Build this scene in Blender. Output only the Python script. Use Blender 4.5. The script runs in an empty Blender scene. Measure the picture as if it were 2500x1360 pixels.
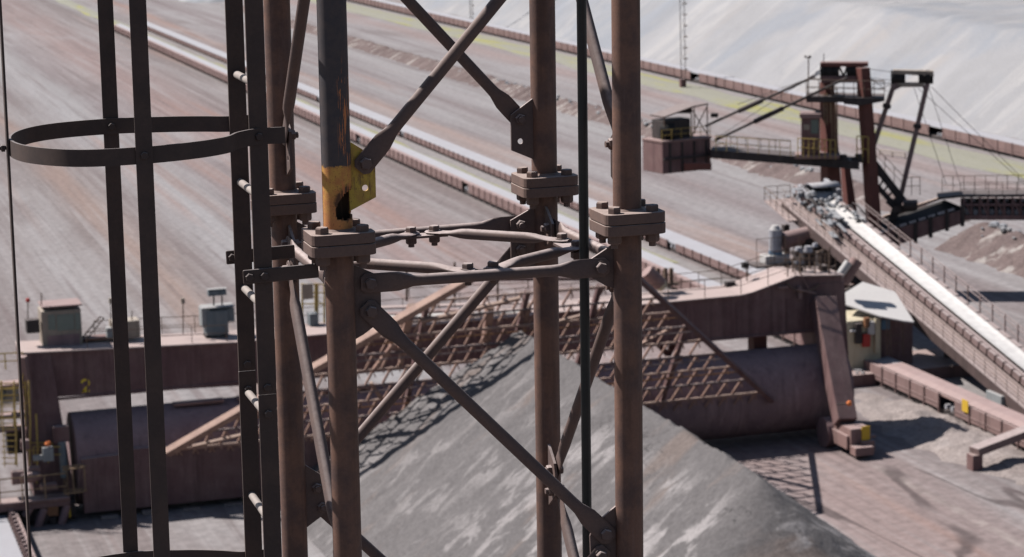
import bpy, math, random
from mathutils import Vector, Matrix, noise
from mathutils.geometry import tessellate_polygon
R = math.radians
SC = bpy.context.scene
COL = SC.collection
random.seed(7)

# ------------------------------------------------------------------ camera
CAM = Vector((0, 0, 46.0))
FPX = 6093.0                      # focal length in pixels of the 2500 px wide photograph
def cam_axes(pitch, roll, yaw):
    fw = Vector((0, math.cos(pitch), -math.sin(pitch))); rt = Vector((1, 0, 0)); up = rt.cross(fw)
    c, s = math.cos(roll), math.sin(roll)
    Z = Matrix.Rotation(yaw, 3, 'Z')
    return Z @ (c*rt + s*up), Z @ (-s*rt + c*up), Z @ fw
A0, A1, A2 = cam_axes(R(10.04), R(-1.638), R(-16.69))
cd = bpy.data.cameras.new('camera'); cam = bpy.data.objects.new('camera', cd); COL.objects.link(cam)
m = Matrix((A0, A1, -A2)).transposed().to_4x4(); m.translation = CAM
cam.matrix_world = m
cd.sensor_fit = 'HORIZONTAL'; cd.sensor_width = 36; cd.lens = 36*FPX/2500
cd.clip_start = .1; cd.clip_end = 6000
cd.dof.use_dof = True; cd.dof.focus_distance = 6.6; cd.dof.aperture_fstop = 11
SC.camera = cam

# ------------------------------------------------------------------ light
SUN = Vector((-.626, .535, 1.0)).normalized()       # towards the sun
w = bpy.data.worlds.new('World'); SC.world = w; w.use_nodes = True
nt = w.node_tree; bg = nt.nodes['Background']
sk = nt.nodes.new('ShaderNodeTexSky'); sk.sky_type = 'NISHITA'; sk.sun_disc = False
sk.sun_elevation = math.asin(SUN.z); sk.sun_rotation = math.atan2(SUN.x, SUN.y)
nt.links.new(sk.outputs[0], bg.inputs[0]); bg.inputs[1].default_value = .05
sl = bpy.data.lights.new('sun', 'SUN'); sl.energy = 5.0; sl.angle = R(.53); sl.color = (1, .93, .86)
so = bpy.data.objects.new('sun', sl); COL.objects.link(so)
so.rotation_euler = (-SUN).to_track_quat('-Z', 'Y').to_euler(); so.location = (-60, 80, 90)
SC.view_settings.view_transform = 'Standard'; SC.view_settings.look = 'None'
SC.view_settings.exposure = .98; SC.view_settings.gamma = 1
so.data.color = (1, .945, .90)
SC.cycles.max_bounces = 6; SC.cycles.use_denoising = True

# ------------------------------------------------------------------ sight lines: where a thing measured in the photograph stands
def ray(x, y): return A0*((x-1250)/FPX) - A1*((y-680)/FPX) + A2
def pZ(x, y, z=0): d = ray(x, y); return CAM + d*((z-CAM.z)/d.z)
def pX(x, y, v): d = ray(x, y); return CAM + d*(v/d.x)
def pY(x, y, v): d = ray(x, y); return CAM + d*(v/d.y)
def pP(x, y, P, n): d = ray(x, y); return CAM + d*(((P-CAM).dot(n))/d.dot(n))

# ------------------------------------------------------------------ mesh builder
V = Vector
def frame(d, up=V((0, 0, 1))):
    d = d.normalized(); s = d.cross(up)
    if s.length < 1e-4: s = d.cross(V((0, 1, 0)))
    s.normalize(); return s, s.cross(d).normalized(), d
class MB:
    def __init__(s): s.v = []; s.f = []
    def add(s, vs, fs):
        o = len(s.v); s.v += [V(p) for p in vs]; s.f += [[i+o for i in f] for f in fs]; return s
    def hexa(s, p):   # 8 corners: bottom 4 ccw, top 4
        return s.add(p, [[3,2,1,0],[4,5,6,7],[0,1,5,4],[1,2,6,5],[2,3,7,6],[3,0,4,7]])
    def box(s, a, b):
        x0, y0, z0 = a; x1, y1, z1 = b
        x0, x1 = min(x0,x1), max(x0,x1); y0, y1 = min(y0,y1), max(y0,y1); z0, z1 = min(z0,z1), max(z0,z1)
        return s.hexa([(x0,y0,z0),(x1,y0,z0),(x1,y1,z0),(x0,y1,z0),(x0,y0,z1),(x1,y0,z1),(x1,y1,z1),(x0,y1,z1)])
    def rbox(s, c, sx, sy, sz, ang=0):  # centre of base, sizes, turned about z
        M = Matrix.Rotation(ang, 3, 'Z'); c = V(c); h = []
        for z in (0, sz):
            for x, y in ((-1,-1),(1,-1),(1,1),(-1,1)): h.append(c + M @ V((x*sx/2, y*sy/2, z)))
        return s.hexa(h)
    def bar(s, p, q, w, h, up=V((0,0,1)), w2=None, h2=None):
        p, q = V(p), V(q); a, b, d = frame(q-p, up); P = []
        for c, ww, hh in ((p, w, h), (q, w2 or w, h2 or h)):
            P += [c - a*ww/2 - b*hh/2, c + a*ww/2 - b*hh/2, c + a*ww/2 + b*hh/2, c - a*ww/2 + b*hh/2]
        return s.hexa(P)
    def tube(s, p, q, r, n=8, r2=None, caps=True):
        p, q = V(p), V(q); a, b, d = frame(q-p); r2 = r if r2 is None else r2; vs = []
        for c, rr in ((p, r), (q, r2)):
            for i in range(n):
                t = 2*math.pi*i/n; vs.append(c + a*rr*math.cos(t) + b*rr*math.sin(t))
        fs = [[i, (i+1) % n, n+(i+1) % n, n+i] for i in range(n)]
        if caps: fs += [list(range(n))[::-1], list(range(n, 2*n))]
        return s.add(vs, fs)
    def pipe(s, pts, r, n=8):
        pts = [V(p) for p in pts]; vs = []; k = len(pts)
        for i, p in enumerate(pts):
            d = (pts[min(i+1, k-1)] - pts[max(i-1, 0)])
            a, b, _ = frame(d)
            for j in range(n):
                t = 2*math.pi*j/n; vs.append(p + a*r*math.cos(t) + b*r*math.sin(t))
        fs = [[i*n+j, i*n+(j+1) % n, (i+1)*n+(j+1) % n, (i+1)*n+j] for i in range(k-1) for j in range(n)]
        fs += [list(range(n))[::-1], list(range((k-1)*n, k*n))]
        return s.add(vs, fs)
    def prism(s, poly, vec, holes=()):
        poly = [V(p) for p in poly]; vec = V(vec); loops = [poly] + [[V(p) for p in h] for h in holes]
        flat = [p for l in loops for p in l]; n = len(flat)
        tris = tessellate_polygon(loops)
        fs = [list(t) for t in tris] + [[i+n for i in t][::-1] for t in tris]; o = 0
        for l in loops:
            k = len(l); fs += [[o+i, o+(i+1) % k, n+o+(i+1) % k, n+o+i] for i in range(k)]; o += k
        return s.add(flat + [p + vec for p in flat], fs)
    def ball(s, c, r, n=8, sq=(1,1,1)):
        c = V(c); vs = [c + V((0,0,r*sq[2]))]; m = n//2
        for i in range(1, m):
            t = math.pi*i/m
            for j in range(n):
                u = 2*math.pi*j/n; vs.append(c + V((r*math.sin(t)*math.cos(u)*sq[0], r*math.sin(t)*math.sin(u)*sq[1], r*math.cos(t)*sq[2])))
        vs.append(c - V((0,0,r*sq[2]))); fs = [[0, 1+j, 1+(j+1) % n] for j in range(n)]
        for i in range(m-2):
            fs += [[1+i*n+j, 1+(i+1)*n+j, 1+(i+1)*n+(j+1) % n, 1+i*n+(j+1) % n] for j in range(n)]
        e = len(vs)-1; o = 1+(m-2)*n; fs += [[e, o+(j+1) % n, o+j] for j in range(n)]
        return s.add(vs, fs)
    def rail(s, pts, h, r, step, mid=True):  # handrail: posts + rails along a polyline
        pts = [V(p) for p in pts]; up = V((0,0,h))
        for p, q in zip(pts, pts[1:]):
            n = max(1, round((q-p).length/step))
            for i in range(n+1): c = p.lerp(q, i/n); s.tube(c, c+up, r, 5)
            s.tube(p+up, q+up, r, 5)
            if mid: s.tube(p+up*.52, q+up*.52, r*.8, 5)
        return s
    def pieces(s):
        """split into pieces that lie clearly apart, so that each becomes an object of its own"""
        n = len(s.v); up = list(range(n))
        def find(i):
            while up[i] != i: up[i] = up[up[i]]; i = up[i]
            return i
        for f in s.f:
            a = find(f[0])
            for i in f[1:]: up[find(i)] = a
        isl = {}
        for i in range(n): isl.setdefault(find(i), []).append(i)
        ks = list(isl)
        if len(ks) < 2 or len(ks) > 420: return [s]
        lo = []; hi = []
        for k in ks:
            P = [s.v[i] for i in isl[k]]
            lo.append([min(p[j] for p in P) for j in range(3)]); hi.append([max(p[j] for p in P) for j in range(3)])
        sz = [max(h[j]-l[j] for j in range(3)) for l, h in zip(lo, hi)]; g = list(range(len(ks)))
        def gf(i):
            while g[i] != i: i = g[i]
            return i
        for i in range(len(ks)):
            for j in range(i):
                d = math.sqrt(sum(max(0, lo[i][q]-hi[j][q], lo[j][q]-hi[i][q])**2 for q in range(3)))
                if d <= max(.02, .49*max(sz[i], sz[j])):
                    a, b = gf(i), gf(j)
                    if a != b: g[a] = b
        groups = {}
        for i in range(len(ks)): groups.setdefault(gf(i), []).append(ks[i])
        if len(groups) == 1: return [s]
        root2g = {k: gi for gi, l in groups.items() for k in l}; out = {gi: (MB(), {}) for gi in groups}
        for f in s.f:
            mb, mp = out[root2g[find(f[0])]]; q = []
            for i in f:
                if i not in mp: mp[i] = len(mb.v); mb.v.append(s.v[i])
                q.append(mp[i])
            mb.f.append(q)
        return [mb for mb, _ in out.values() if mb.f]
    def build(s, name, mat, parent=None, smooth=False, bevel=0, angle=40, split=True):
        if split and parent is not None:
            ps = s.pieces()
            if len(ps) > 1: return [p.build(name, mat, parent, smooth, bevel, angle, False) for p in ps][0]
        off = V((0,0,0))
        if parent is not None: off = V(parent['_o'])
        me = bpy.data.meshes.new(name); me.from_pydata([p-off for p in s.v], [], s.f)
        me.materials.append(mat)
        import bmesh
        b = bmesh.new(); b.from_mesh(me); bmesh.ops.recalc_face_normals(b, faces=b.faces); b.to_mesh(me); b.free()
        if smooth: me.polygons.foreach_set('use_smooth', [True]*len(me.polygons)); me.set_sharp_from_angle(angle=R(angle))
        o = bpy.data.objects.new(name, me); COL.objects.link(o)
        if parent is not None: o.parent = parent; o['_o'] = list(off)
        else: o['_o'] = [0.,0.,0.]
        if bevel:
            md = o.modifiers.new('bevel', 'BEVEL'); md.width = bevel; md.segments = 2; md.limit_method = 'ANGLE'; md.angle_limit = R(50)
        return o
def tag(o, label=None, cat=None, group=None, kind=None):
    for k, v in (('label', label), ('category', cat), ('group', group), ('kind', kind)):
        if v: o[k] = v
    return o
def thing(name, loc, label, cat, group=None):
    o = bpy.data.objects.new(name, None); COL.objects.link(o); o.location = loc; o['_o'] = list(loc)
    o.empty_display_size = .2
    return tag(o, label, cat, group)
def clone(o, d, parent=None):
    c = o.copy(); COL.objects.link(c); c.parent = parent or o.parent; c.location = o.location + V(d); return c

# ------------------------------------------------------------------ materials
def nodes(name):
    m = bpy.data.materials.new(name); m.use_nodes = True; t = m.node_tree
    return m, t, t.nodes['Principled BSDF']
class N:
    def __init__(s, t): s.t = t
    def n(s, k, **kw):
        x = s.t.nodes.new(k)
        for a, b in kw.items(): setattr(x, a, b)
        return x
    def l(s, a, b): s.t.links.new(a, b)
    def pos(s, scale=(1,1,1), rot=(0,0,0), world=True):
        g = s.n('ShaderNodeNewGeometry').outputs['Position'] if world else s.n('ShaderNodeTexCoord').outputs['Object']
        mp = s.n('ShaderNodeMapping'); mp.inputs['Scale'].default_value = scale; mp.inputs['Rotation'].default_value = rot
        s.l(g, mp.inputs[0]); return mp.outputs[0]
    def noise(s, vec, scale, detail=5, rough=.6, dist=0):
        x = s.n('ShaderNodeTexNoise'); x.inputs['Scale'].default_value = scale; x.inputs['Detail'].default_value = detail
        x.inputs['Roughness'].default_value = rough; x.inputs['Distortion'].default_value = dist; s.l(vec, x.inputs['Vector']); return x.outputs['Fac']
    def ramp(s, fac, a, b, c0=0., c1=1.):
        x = s.n('ShaderNodeMapRange'); x.inputs[1].default_value = a; x.inputs[2].default_value = b
        x.inputs[3].default_value = c0; x.inputs[4].default_value = c1; s.l(fac, x.inputs[0]); x.interpolation_type = 'SMOOTHSTEP'; return x.outputs[0]
    def mul(s, a, b, op='MULTIPLY'):
        x = s.n('ShaderNodeMath', operation=op, use_clamp=False)
        for i, q in enumerate((a, b)):
            if isinstance(q, (int, float)): x.inputs[i].default_value = q
            else: s.l(q, x.inputs[i])
        return x.outputs[0]
    def mix(s, fac, a, b, mode='MIX'):
        x = s.n('ShaderNodeMix', data_type='RGBA', blend_type=mode)
        for i, q in ((0, fac), (6, a), (7, b)):
            if isinstance(q, (int, float)): x.inputs[i].default_value = q
            elif isinstance(q, tuple): x.inputs[i].default_value = (*q[:3], 1)
            else: s.l(q, x.inputs[i])
        return x.outputs[2]
    def bump(s, h, bsdf, strength, dist):
        x = s.n('ShaderNodeBump'); x.inputs['Strength'].default_value = strength; x.inputs['Distance'].default_value = dist
        s.l(h, x.inputs['Height']); s.l(x.outputs[0], bsdf.inputs['Normal'])
def up_fac(k, lo=.45, hi=.9):   # how far a face looks up: where dust settles
    g = k.n('ShaderNodeNewGeometry'); sp = k.n('ShaderNodeSeparateXYZ'); k.l(g.outputs['Normal'], sp.inputs[0])
    return k.ramp(sp.outputs[2], lo, hi)
def steel(name, c1, c2, sc=1.0, dust=None, dustk=.8, rough=.75, streak=True, speck=0., bump=.15, metal=0., bd=.02):
    """dusty rusted steel: patches, runs down the plates, specks and dust lying on what looks up"""
    m, t, b = nodes(name); k = N(t)
    a = k.ramp(k.noise(k.pos(), .9*sc, 6), .35, .68)
    col = k.mix(a, c1, c2)
    if streak:
        s = k.ramp(k.noise(k.pos((3*sc, 3*sc, .18*sc)), 1.0, 4), .45, .75)
        col = k.mix(k.mul(s, .6), col, tuple(x*.5 for x in c1))
        s3 = k.ramp(k.noise(k.pos((2.2*sc, 2.2*sc, .25*sc)), 1.3, 5, .7), .52, .72)
        col = k.mix(k.mul(s3, .38), col, tuple(min(1, x*1.5+.04) for x in c2))
    f = k.noise(k.pos(), 9*sc, 4, .7)
    col = k.mix(.5, col, k.mix(f, (0.25,.25,.25), (.78,.78,.78)), 'OVERLAY')
    if speck:
        s2 = k.ramp(k.noise(k.pos(), 26*sc, 3, .8), .6, .72)
        col = k.mix(k.mul(s2, speck), col, tuple(min(1, x*2.2+.03) for x in c2))
    if dust:
        u = up_fac(k); d = k.ramp(k.noise(k.pos(), 3*sc, 5, .7), .2, .62, .45, 1)
        col = k.mix(k.mul(k.mul(u, d), dustk), col, dust)
    k.l(k.mix(1., col, (ALB, ALB, ALB), 'MULTIPLY'), b.inputs['Base Color']); b.inputs['Roughness'].default_value = rough; b.inputs['Metallic'].default_value = metal
    b.inputs['Specular IOR Level'].default_value = .25
    k.bump(k.noise(k.pos(), 9*sc, 2, .5), b, bump, bd*.3)
    return m
M = {}
ALB = .43      # the yard is dark under its dust; the photograph is exposed for the shade
RUST_D = (.36, .27, .235)
M['tower'] = steel('tower_rust', (.275,.148,.106), (.155,.095,.083), 14, (.50,.38,.33), .75, .7, True, .4, .45, bd=.002)
M['brace'] = steel('brace_rust', (.165,.115,.107), (.205,.135,.115), 14, (.72,.60,.57), .9, .75, False, .45, .5, bd=.002)
M['flange'] = steel('flange_rust', (.20,.132,.115), (.245,.155,.125), 12, (.60,.48,.43), .9, .8, False, .1, .3, bd=.002)
M['ladder'] = steel('ladder_steel', (.085,.06,.055), (.12,.08,.068), 10, (.40,.35,.34), .8, .7, False, .05, .3, bd=.002)
M['rung'] = steel('rung_steel', (.5,.44,.4), (.42,.36,.33), 20, (.55,.48,.44), .4, .7, False, 0, .3, bd=.001)
M['green'] = steel('green_pipe', (.035,.042,.042), (.05,.05,.048), 10, None, 0, .45, False, 0, .2, bd=.001)
DUST = (.56,.44,.41)
M['maroon'] = steel('maroon_plate', (.23,.125,.125), (.30,.185,.175), .6, DUST, .85)
M['drum'] = steel('drum_plate', (.36,.235,.245), (.44,.29,.29), .5, (.52,.40,.40), .3)
M['harrow'] = steel('harrow_steel', (.66,.42,.33), (.48,.29,.24), 1.2, (.88,.68,.56), .85)
M['deck'] = steel('dusty_deck', (.60,.47,.44), (.52,.41,.39), .6, (.66,.53,.49), .6, streak=False)
M['dark'] = steel('dark_machine', (.055,.045,.045), (.09,.07,.068), 1, (.30,.25,.24), .6)
M['railing'] = steel('railing_brown', (.20,.13,.10), (.26,.18,.13), 2, None, 0)
M['carriage_rail'] = steel('carriage_railing', (.46,.31,.18), (.36,.24,.16), 2, None, 0); M['yellow_rail'] = steel('yellow_railing', (.78,.56,.16), (.62,.42,.15), 2, None, 0)
M['grey'] = steel('grey_cabinet', (.42,.44,.45), (.36,.38,.39), 1, (.6,.56,.54), .6)
M['blue_grey'] = steel('blue_grey_cabinet', (.22,.27,.30), (.28,.31,.33), 1, (.55,.55,.55), .6)
M['beige'] = steel('beige_cabinet', (.50,.42,.34), (.44,.36,.30), 1, (.66,.58,.5), .6)
M['white'] = steel('white_sheet', (.70,.68,.66), (.62,.60,.60), .5, (.80,.77,.75), .6, streak=False)
M['cream'] = steel('cream_wall', (.86,.76,.54), (.76,.66,.48), .8, None, 0)
M['red'] = steel('red_steel', (.24,.085,.07), (.19,.075,.062), .8, (.45,.33,.31), .6)
M['pinkish'] = steel('rust_pink_panel', (.42,.27,.25), (.33,.20,.185), .35, (.55,.42,.40), .7)
M['panel'] = steel('rust_side_panel', (.36,.235,.22), (.29,.185,.175), .4, (.55,.43,.41), .7)
M['belt'] = steel('belt_pale', (.50,.50,.54), (.46,.45,.48), .3, (.55,.54,.57), .5, streak=False)
M['belt_white'] = steel('belt_white', (.84,.82,.80), (.58,.56,.56), 1.6, (.88,.86,.84), .5, streak=False)
M['silver'] = steel('silver_dust', (.62,.62,.68), (.30,.29,.31), 1.2, (.62,.6,.6), .6)
M['fascia'] = steel('dark_fascia', (.15,.10,.095), (.11,.075,.07), .8, (.5,.42,.40), .7); M['truss'] = steel('tripper_truss', (.34,.24,.23), (.27,.185,.175), .8, (.62,.52,.50), .85)
def flat(name, c, rough=.6, spec=.3):
    m, t, b = nodes(name); k = N(t)
    f = k.noise(k.pos(), 4, 4); col = k.mix(f, tuple(x*.8 for x in c), tuple(min(1,x*1.15) for x in c))
    k.l(k.mix(1., col, (ALB, ALB, ALB), 'MULTIPLY'), b.inputs['Base Color']); b.inputs['Roughness'].default_value = rough; b.inputs['Specular IOR Level'].default_value = spec
    return m
M['orange'] = flat('orange_lamp', (1.4,.30,.08)); M['red_lamp'] = flat('red_lamp', (.6,.05,.04))
M['yellow'] = flat('yellow_paint', (1.1,.62,.05)); M['blue'] = flat('blue_paint', (.16,.30,.46))
M['glass'] = flat('cab_glass', (.20,.27,.24), .15, .6); M['rope'] = flat('rope', (.10,.08,.08)); M['black'] = flat('black_rubber', (.025,.022,.022), .8)
M['hollow'] = steel('hollow_rust', (.10,.06,.045), (.14,.08,.05), 20, None, 0); M['number'] = flat('number_paint', (2.0,1.0,.08))
M['rust_orange'] = flat('orange_brown', (.42,.20,.10))

def mat_ground():
    m, t, b = nodes('yard_ground'); k = N(t)
    P = k.pos()
    big = k.noise(k.pos((.10, .0035, 0)), 1, 4, .55, .3)
    mid = k.noise(k.pos((.34, .0055, 0)), 1, 4, .55, .12)
    fine = k.noise(k.pos((2.2, .03, 0)), 1, 4, .6, .2)
    spot = k.noise(k.pos((.05, .02, 0)), 1, 5, .55, .4)
    # lanes of different spilled ore lie along the rows
    sx = k.n('ShaderNodeSeparateXYZ'); k.l(P, sx.inputs[0])
    wob = k.mul(k.mul(k.noise(k.pos((.12, .012, 2)), 1, 4, .6), .5, 'SUBTRACT'), 9.0)
    gx = k.mul(k.mul(sx.outputs[0], wob, 'ADD'), 180., 'DIVIDE')
    cr = k.n('ShaderNodeValToRGB'); k.l(gx, cr.inputs[0]); el = cr.color_ramp.elements
    lanes = [(0,.27,.235,.23),(27,.28,.245,.24),(32.5,.40,.38,.38),(36.5,.26,.215,.205),(40.5,.37,.25,.20),(43,.27,.225,.215),(48,.36,.345,.35),(51,.44,.435,.445),(55,.38,.37,.375),
             (59,.265,.22,.225),(64,.36,.31,.31),(69,.385,.265,.245),(77,.33,.25,.24),(82,.34,.30,.295),(86,.22,.18,.175),(92,.36,.35,.34),(99,.37,.34,.34),(104,.43,.295,.25),(107,.285,.25,.255),
             (111,.40,.385,.39),(116,.285,.245,.25),(122,.36,.34,.345),(127,.43,.42,.42),(136,.35,.33,.335),(146,.38,.355,.36),(152,.42,.315,.295),(157,.38,.36,.36),(180,.36,.34,.34)]
    el[0].position = 0; el[1].position = 1
    for i, (x, r_, g_, b_) in enumerate(lanes):
        e = el[0] if i == 0 else el[-1] if i == len(lanes)-1 else el.new(x/180.)
        e.color = (r_, g_, b_, 1)
    col = k.mix(k.ramp(big, .30, .70), tuple(x*.93 for x in (.36,.30,.30)), (.40,.375,.38))
    col = k.mix(.66, col, cr.outputs[0])
    edge = k.mul(k.mul(sx.outputs[0], k.mul(wob, .10), 'ADD'), 75.9, 'SUBTRACT'); edge = k.ramp(k.mul(edge, edge), .35, .01)
    near = k.mul(k.ramp(sx.outputs[1], 172, 160), k.ramp(k.noise(k.pos(), .5, 4, .7), .35, .6))
    col = k.mix(k.mul(k.mul(edge, near), .5), col, (.52,.46,.43))
    col = k.mix(k.mul(k.ramp(mid, .52, .72), .55), col, (.46,.44,.445))
    col = k.mix(k.mul(k.ramp(mid, .48, .30), .6), col, (.215,.168,.168))
    rust = k.noise(k.pos((.17, .0042, 3)), 1, 4, .55, .3)
    col = k.mix(k.mul(k.ramp(rust, .57, .70), .5), col, (.40,.25,.21))
    col = k.mix(k.mul(k.ramp(spot, .55, .75), .5), col, (.46,.445,.455))
    col = k.mix(k.mul(k.ramp(spot, .46, .26), .5), col, (.225,.18,.175))
    f2 = k.noise(k.pos((1.0, .014, 5)), 1, 4, .6, .15)
    col = k.mix(k.mul(k.ramp(f2, .54, .72), .55), col, (.19,.15,.15))
    col = k.mix(k.mul(k.ramp(f2, .45, .30), .38), col, (.50,.475,.475))
    col = k.mix(k.mul(k.ramp(fine, .52, .75), .36), col, (.18,.145,.145))
    col = k.mix(k.mul(k.ramp(fine, .46, .25), .24), col, (.50,.47,.465))
    dark_line = k.noise(k.pos((.15, .020, 15)), 1, 2, .45, .25)      # dark wavy lines on the near right ground
    rl_ = k.mul(k.ramp(dark_line, .480, .496), k.ramp(dark_line, .520, .504)); rg = k.mul(k.mul(k.ramp(sx.outputs[1], 172, 164), k.ramp(sx.outputs[0], 64, 67)), k.ramp(k.noise(k.pos((.05,.04,3)), 1, 3), .36, .5))
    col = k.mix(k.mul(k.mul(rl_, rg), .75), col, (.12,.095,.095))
    rub = k.noise(P, 1.1, 8, .72)
    col = k.mix(.5, col, k.mix(k.ramp(rub, .3, .7), (.3,.3,.3), (.7,.7,.7)), 'OVERLAY')
    k.l(k.mix(1., col, (ALB, ALB, ALB), 'MULTIPLY'), b.inputs['Base Color']); b.inputs['Roughness'].default_value = .95; b.inputs['Specular IOR Level'].default_value = .1
    k.bump(k.mul(rub, k.mul(fine, .3), 'ADD'), b, .4, .07)
    return m
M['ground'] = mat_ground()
def mat_heap(name, base, pale, dark, ax, sc, palek=1., lo=.52, hi=.62, bd=.3, warm=None, crest=False, mottle=None, grain=.8):
    """loose ore lying at its angle of repose, with runs down the slope"""
    m, t, b = nodes(name); k = N(t)
    st = k.noise(k.pos(ax), sc, 5, .62, .5)
    big = k.noise(k.pos(), .05, 4, .6, .5)
    fine = k.noise(k.pos(), 3.6, 9, .82)
    col = k.mix(k.ramp(big, .3, .7), base, tuple(x*.86 for x in base))
    if warm: col = k.mix(k.mul(k.ramp(k.noise(k.pos(ax), sc*.45, 3), .55, .7), .6), col, warm)
    msk = k.mul(k.ramp(st, lo, hi), k.ramp(k.noise(k.pos(), .11, 4, .6, .8), .36, .54))
    if crest:   # the pale runs start some way below the crest
        sp0 = k.n('ShaderNodeSeparateXYZ'); k.l(k.pos(), sp0.inputs[0]); msk = k.mul(msk, k.mul(k.ramp(sp0.outputs[2], 12.0, 9.8), k.ramp(sp0.outputs[1], 150, 128, .45, 1)))
    col = k.mix(k.mul(msk, palek), col, pale)
    if mottle:
        col = k.mix(k.mul(k.ramp(k.noise(k.pos(), .028, 5, .65, .8), .46, .66), .8), col, mottle)
    col = k.mix(k.mul(k.ramp(st, .44, .3), .5), col, dark)
    if crest:   # open cracks along the flank just below the crest
        sp = k.n('ShaderNodeSeparateXYZ'); k.l(k.pos(), sp.inputs[0])
        band = k.mul(k.ramp(sp.outputs[2], 9.6, 10.4), k.ramp(sp.outputs[2], 12.0, 11.3)); band = k.mul(band, k.ramp(sp.outputs[1], 150, 138))
        cn = k.noise(k.pos((.9,.28,.9)), 1.0, 5, .6, .4); line_ = k.mul(k.ramp(cn, .488, .5), k.ramp(cn, .512, .5))
        gate = k.ramp(k.noise(k.pos(), .22, 2), .46, .56)
        col = k.mix(k.mul(k.mul(line_, band), k.mul(gate, .85)), col, (.05,.048,.048))
    col = k.mix(grain, col, k.mix(k.ramp(fine, .3, .7), (.26,.26,.26), (.74,.74,.74)), 'OVERLAY')
    k.l(k.mix(1., col, (ALB, ALB, ALB), 'MULTIPLY'), b.inputs['Base Color']); b.inputs['Roughness'].default_value = .95; b.inputs['Specular IOR Level'].default_value = .1
    k.bump(k.mul(k.noise(k.pos(), 1.6, 5, .6), st, 'ADD'), b, .5, bd*.45)
    return m
M['grey_heap'] = mat_heap('grey_ore', (.205,.192,.194), (.46,.43,.43), (.145,.135,.137), (.22,.50,.22), 1.3, .9, .49, .58, .3, (.27,.21,.185), True, None, .55)
M['white_heap'] = mat_heap('white_ore', (.47,.47,.485), (.545,.535,.535), (.44,.445,.465), (.02,.34,.02), .35, .8, .5, .62, .25, (.52,.485,.465), False, (.36,.385,.43), .22)
M['berm_heap'] = mat_heap('berm_ore', (.235,.18,.172), (.56,.52,.49), (.15,.115,.115), (.25,.7,.25), .7, .75, .54, .62, .5)
M['sand_heap'] = mat_heap('spill_ore', (.42,.36,.34), (.52,.46,.44), (.32,.26,.25), (.5,.5,.5), .6, .6, .5, .65, .4)
def mat_grass():
    m, t, b = nodes('dry_grass'); k = N(t)
    f = k.noise(k.pos((.28,.03,1)), 1, 5, .65); g = k.noise(k.pos(), 1.3, 5, .7)
    col = k.mix(k.ramp(f, .50, .64), (.375,.365,.29), (.42,.40,.14))
    col = k.mix(k.mul(k.ramp(g, .5, .7), .5), col, (.22,.24,.12))
    k.l(k.mix(1., col, (ALB, ALB, ALB), 'MULTIPLY'), b.inputs['Base Color']); b.inputs['Roughness'].default_value = .95
    k.bump(g, b, .6, .3); return m
M['grass'] = mat_grass()
def mat_leg_broken(zf):
    """leg with flaking yellow primer low down and orange scratches higher up"""
    m, t, b = nodes('flaking_leg'); k = N(t)
    f = k.noise(k.pos(), 120, 4, .7); g = k.noise(k.pos(), 35, 5, .7)
    base = k.mix(k.ramp(g, .35, .65), (.095,.085,.095), (.13,.105,.105))
    sp = k.n('ShaderNodeSeparateXYZ'); k.l(k.n('ShaderNodeNewGeometry').outputs['Position'], sp.inputs[0])
    z = k.mul(sp.outputs[2], k.mul(k.mul(g, .5, 'SUBTRACT'), .035), 'ADD')
    yz = k.ramp(k.mul(z, k.mul(k.mul(f, .5, 'SUBTRACT'), .03), 'ADD'), zf+.173, zf+.165)
    yel = k.mix(k.ramp(g, .36, .62), (.95,.52,.12), (.80,.34,.11))
    low = k.ramp(z, zf+.10, zf+.03); yel = k.mix(k.mul(low, .7), yel, (.78,.32,.13))
    yel = k.mix(k.ramp(k.noise(k.pos(), 210, 3, .8), .58, .68), yel, (.09,.05,.04))
    vd = k.n('ShaderNodeVectorMath', operation='DISTANCE'); k.l(k.n('ShaderNodeNewGeometry').outputs['Position'], vd.inputs[0]); vd.inputs[1].default_value = tuple(T(.026, -.026, .072))
    rim = k.mul(vd.outputs['Value'], k.mul(k.mul(g, .5, 'SUBTRACT'), .05), 'ADD')     # bare rust round the hole
    yel = k.mix(k.ramp(rim, .050, .038), yel, (.16,.075,.04))
    col = k.mix(yz, base, yel)
    sc = k.mul(k.noise(k.pos((170,170,14)), 1, 4, .7, .3), k.ramp(k.noise(k.pos((9,9,11)), 1, 2), .38, .55, .82, 1.0))
    scz = k.mul(k.ramp(z, zf+.47, zf+.38), k.ramp(sc, .535, .575))
    sx = k.ramp(sp.outputs[0], O.x-.004, O.x+.012)
    col = k.mix(k.mul(k.mul(scz, sx), .9), col, (.95,.34,.12))
    k.l(k.mix(1., col, (ALB, ALB, ALB), 'MULTIPLY'), b.inputs['Base Color']); b.inputs['Roughness'].default_value = .75; b.inputs['Specular IOR Level'].default_value = .25
    k.bump(g, b, .3, .0008); return m
def mat_yellow_plate():
    m, t, b = nodes('yellow_gusset'); k = N(t)
    g = k.noise(k.pos(), 45, 5, .75); r = k.noise(k.pos((60,60,12)), 1, 4, .7)
    col = k.mix(k.ramp(g, .4, .62), (.85,.58,.07), (.68,.40,.07))
    col = k.mix(k.mul(k.ramp(r, .5, .66), .8), col, (.22,.10,.04))
    col = k.mix(k.ramp(k.noise(k.pos(), 160, 3, .8), .61, .69), col, (.06,.04,.03))
    k.l(k.mix(1., col, (ALB, ALB, ALB), 'MULTIPLY'), b.inputs['Base Color']); b.inputs['Roughness'].default_value = .7; k.bump(g, b, .3, .0006); return m

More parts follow.
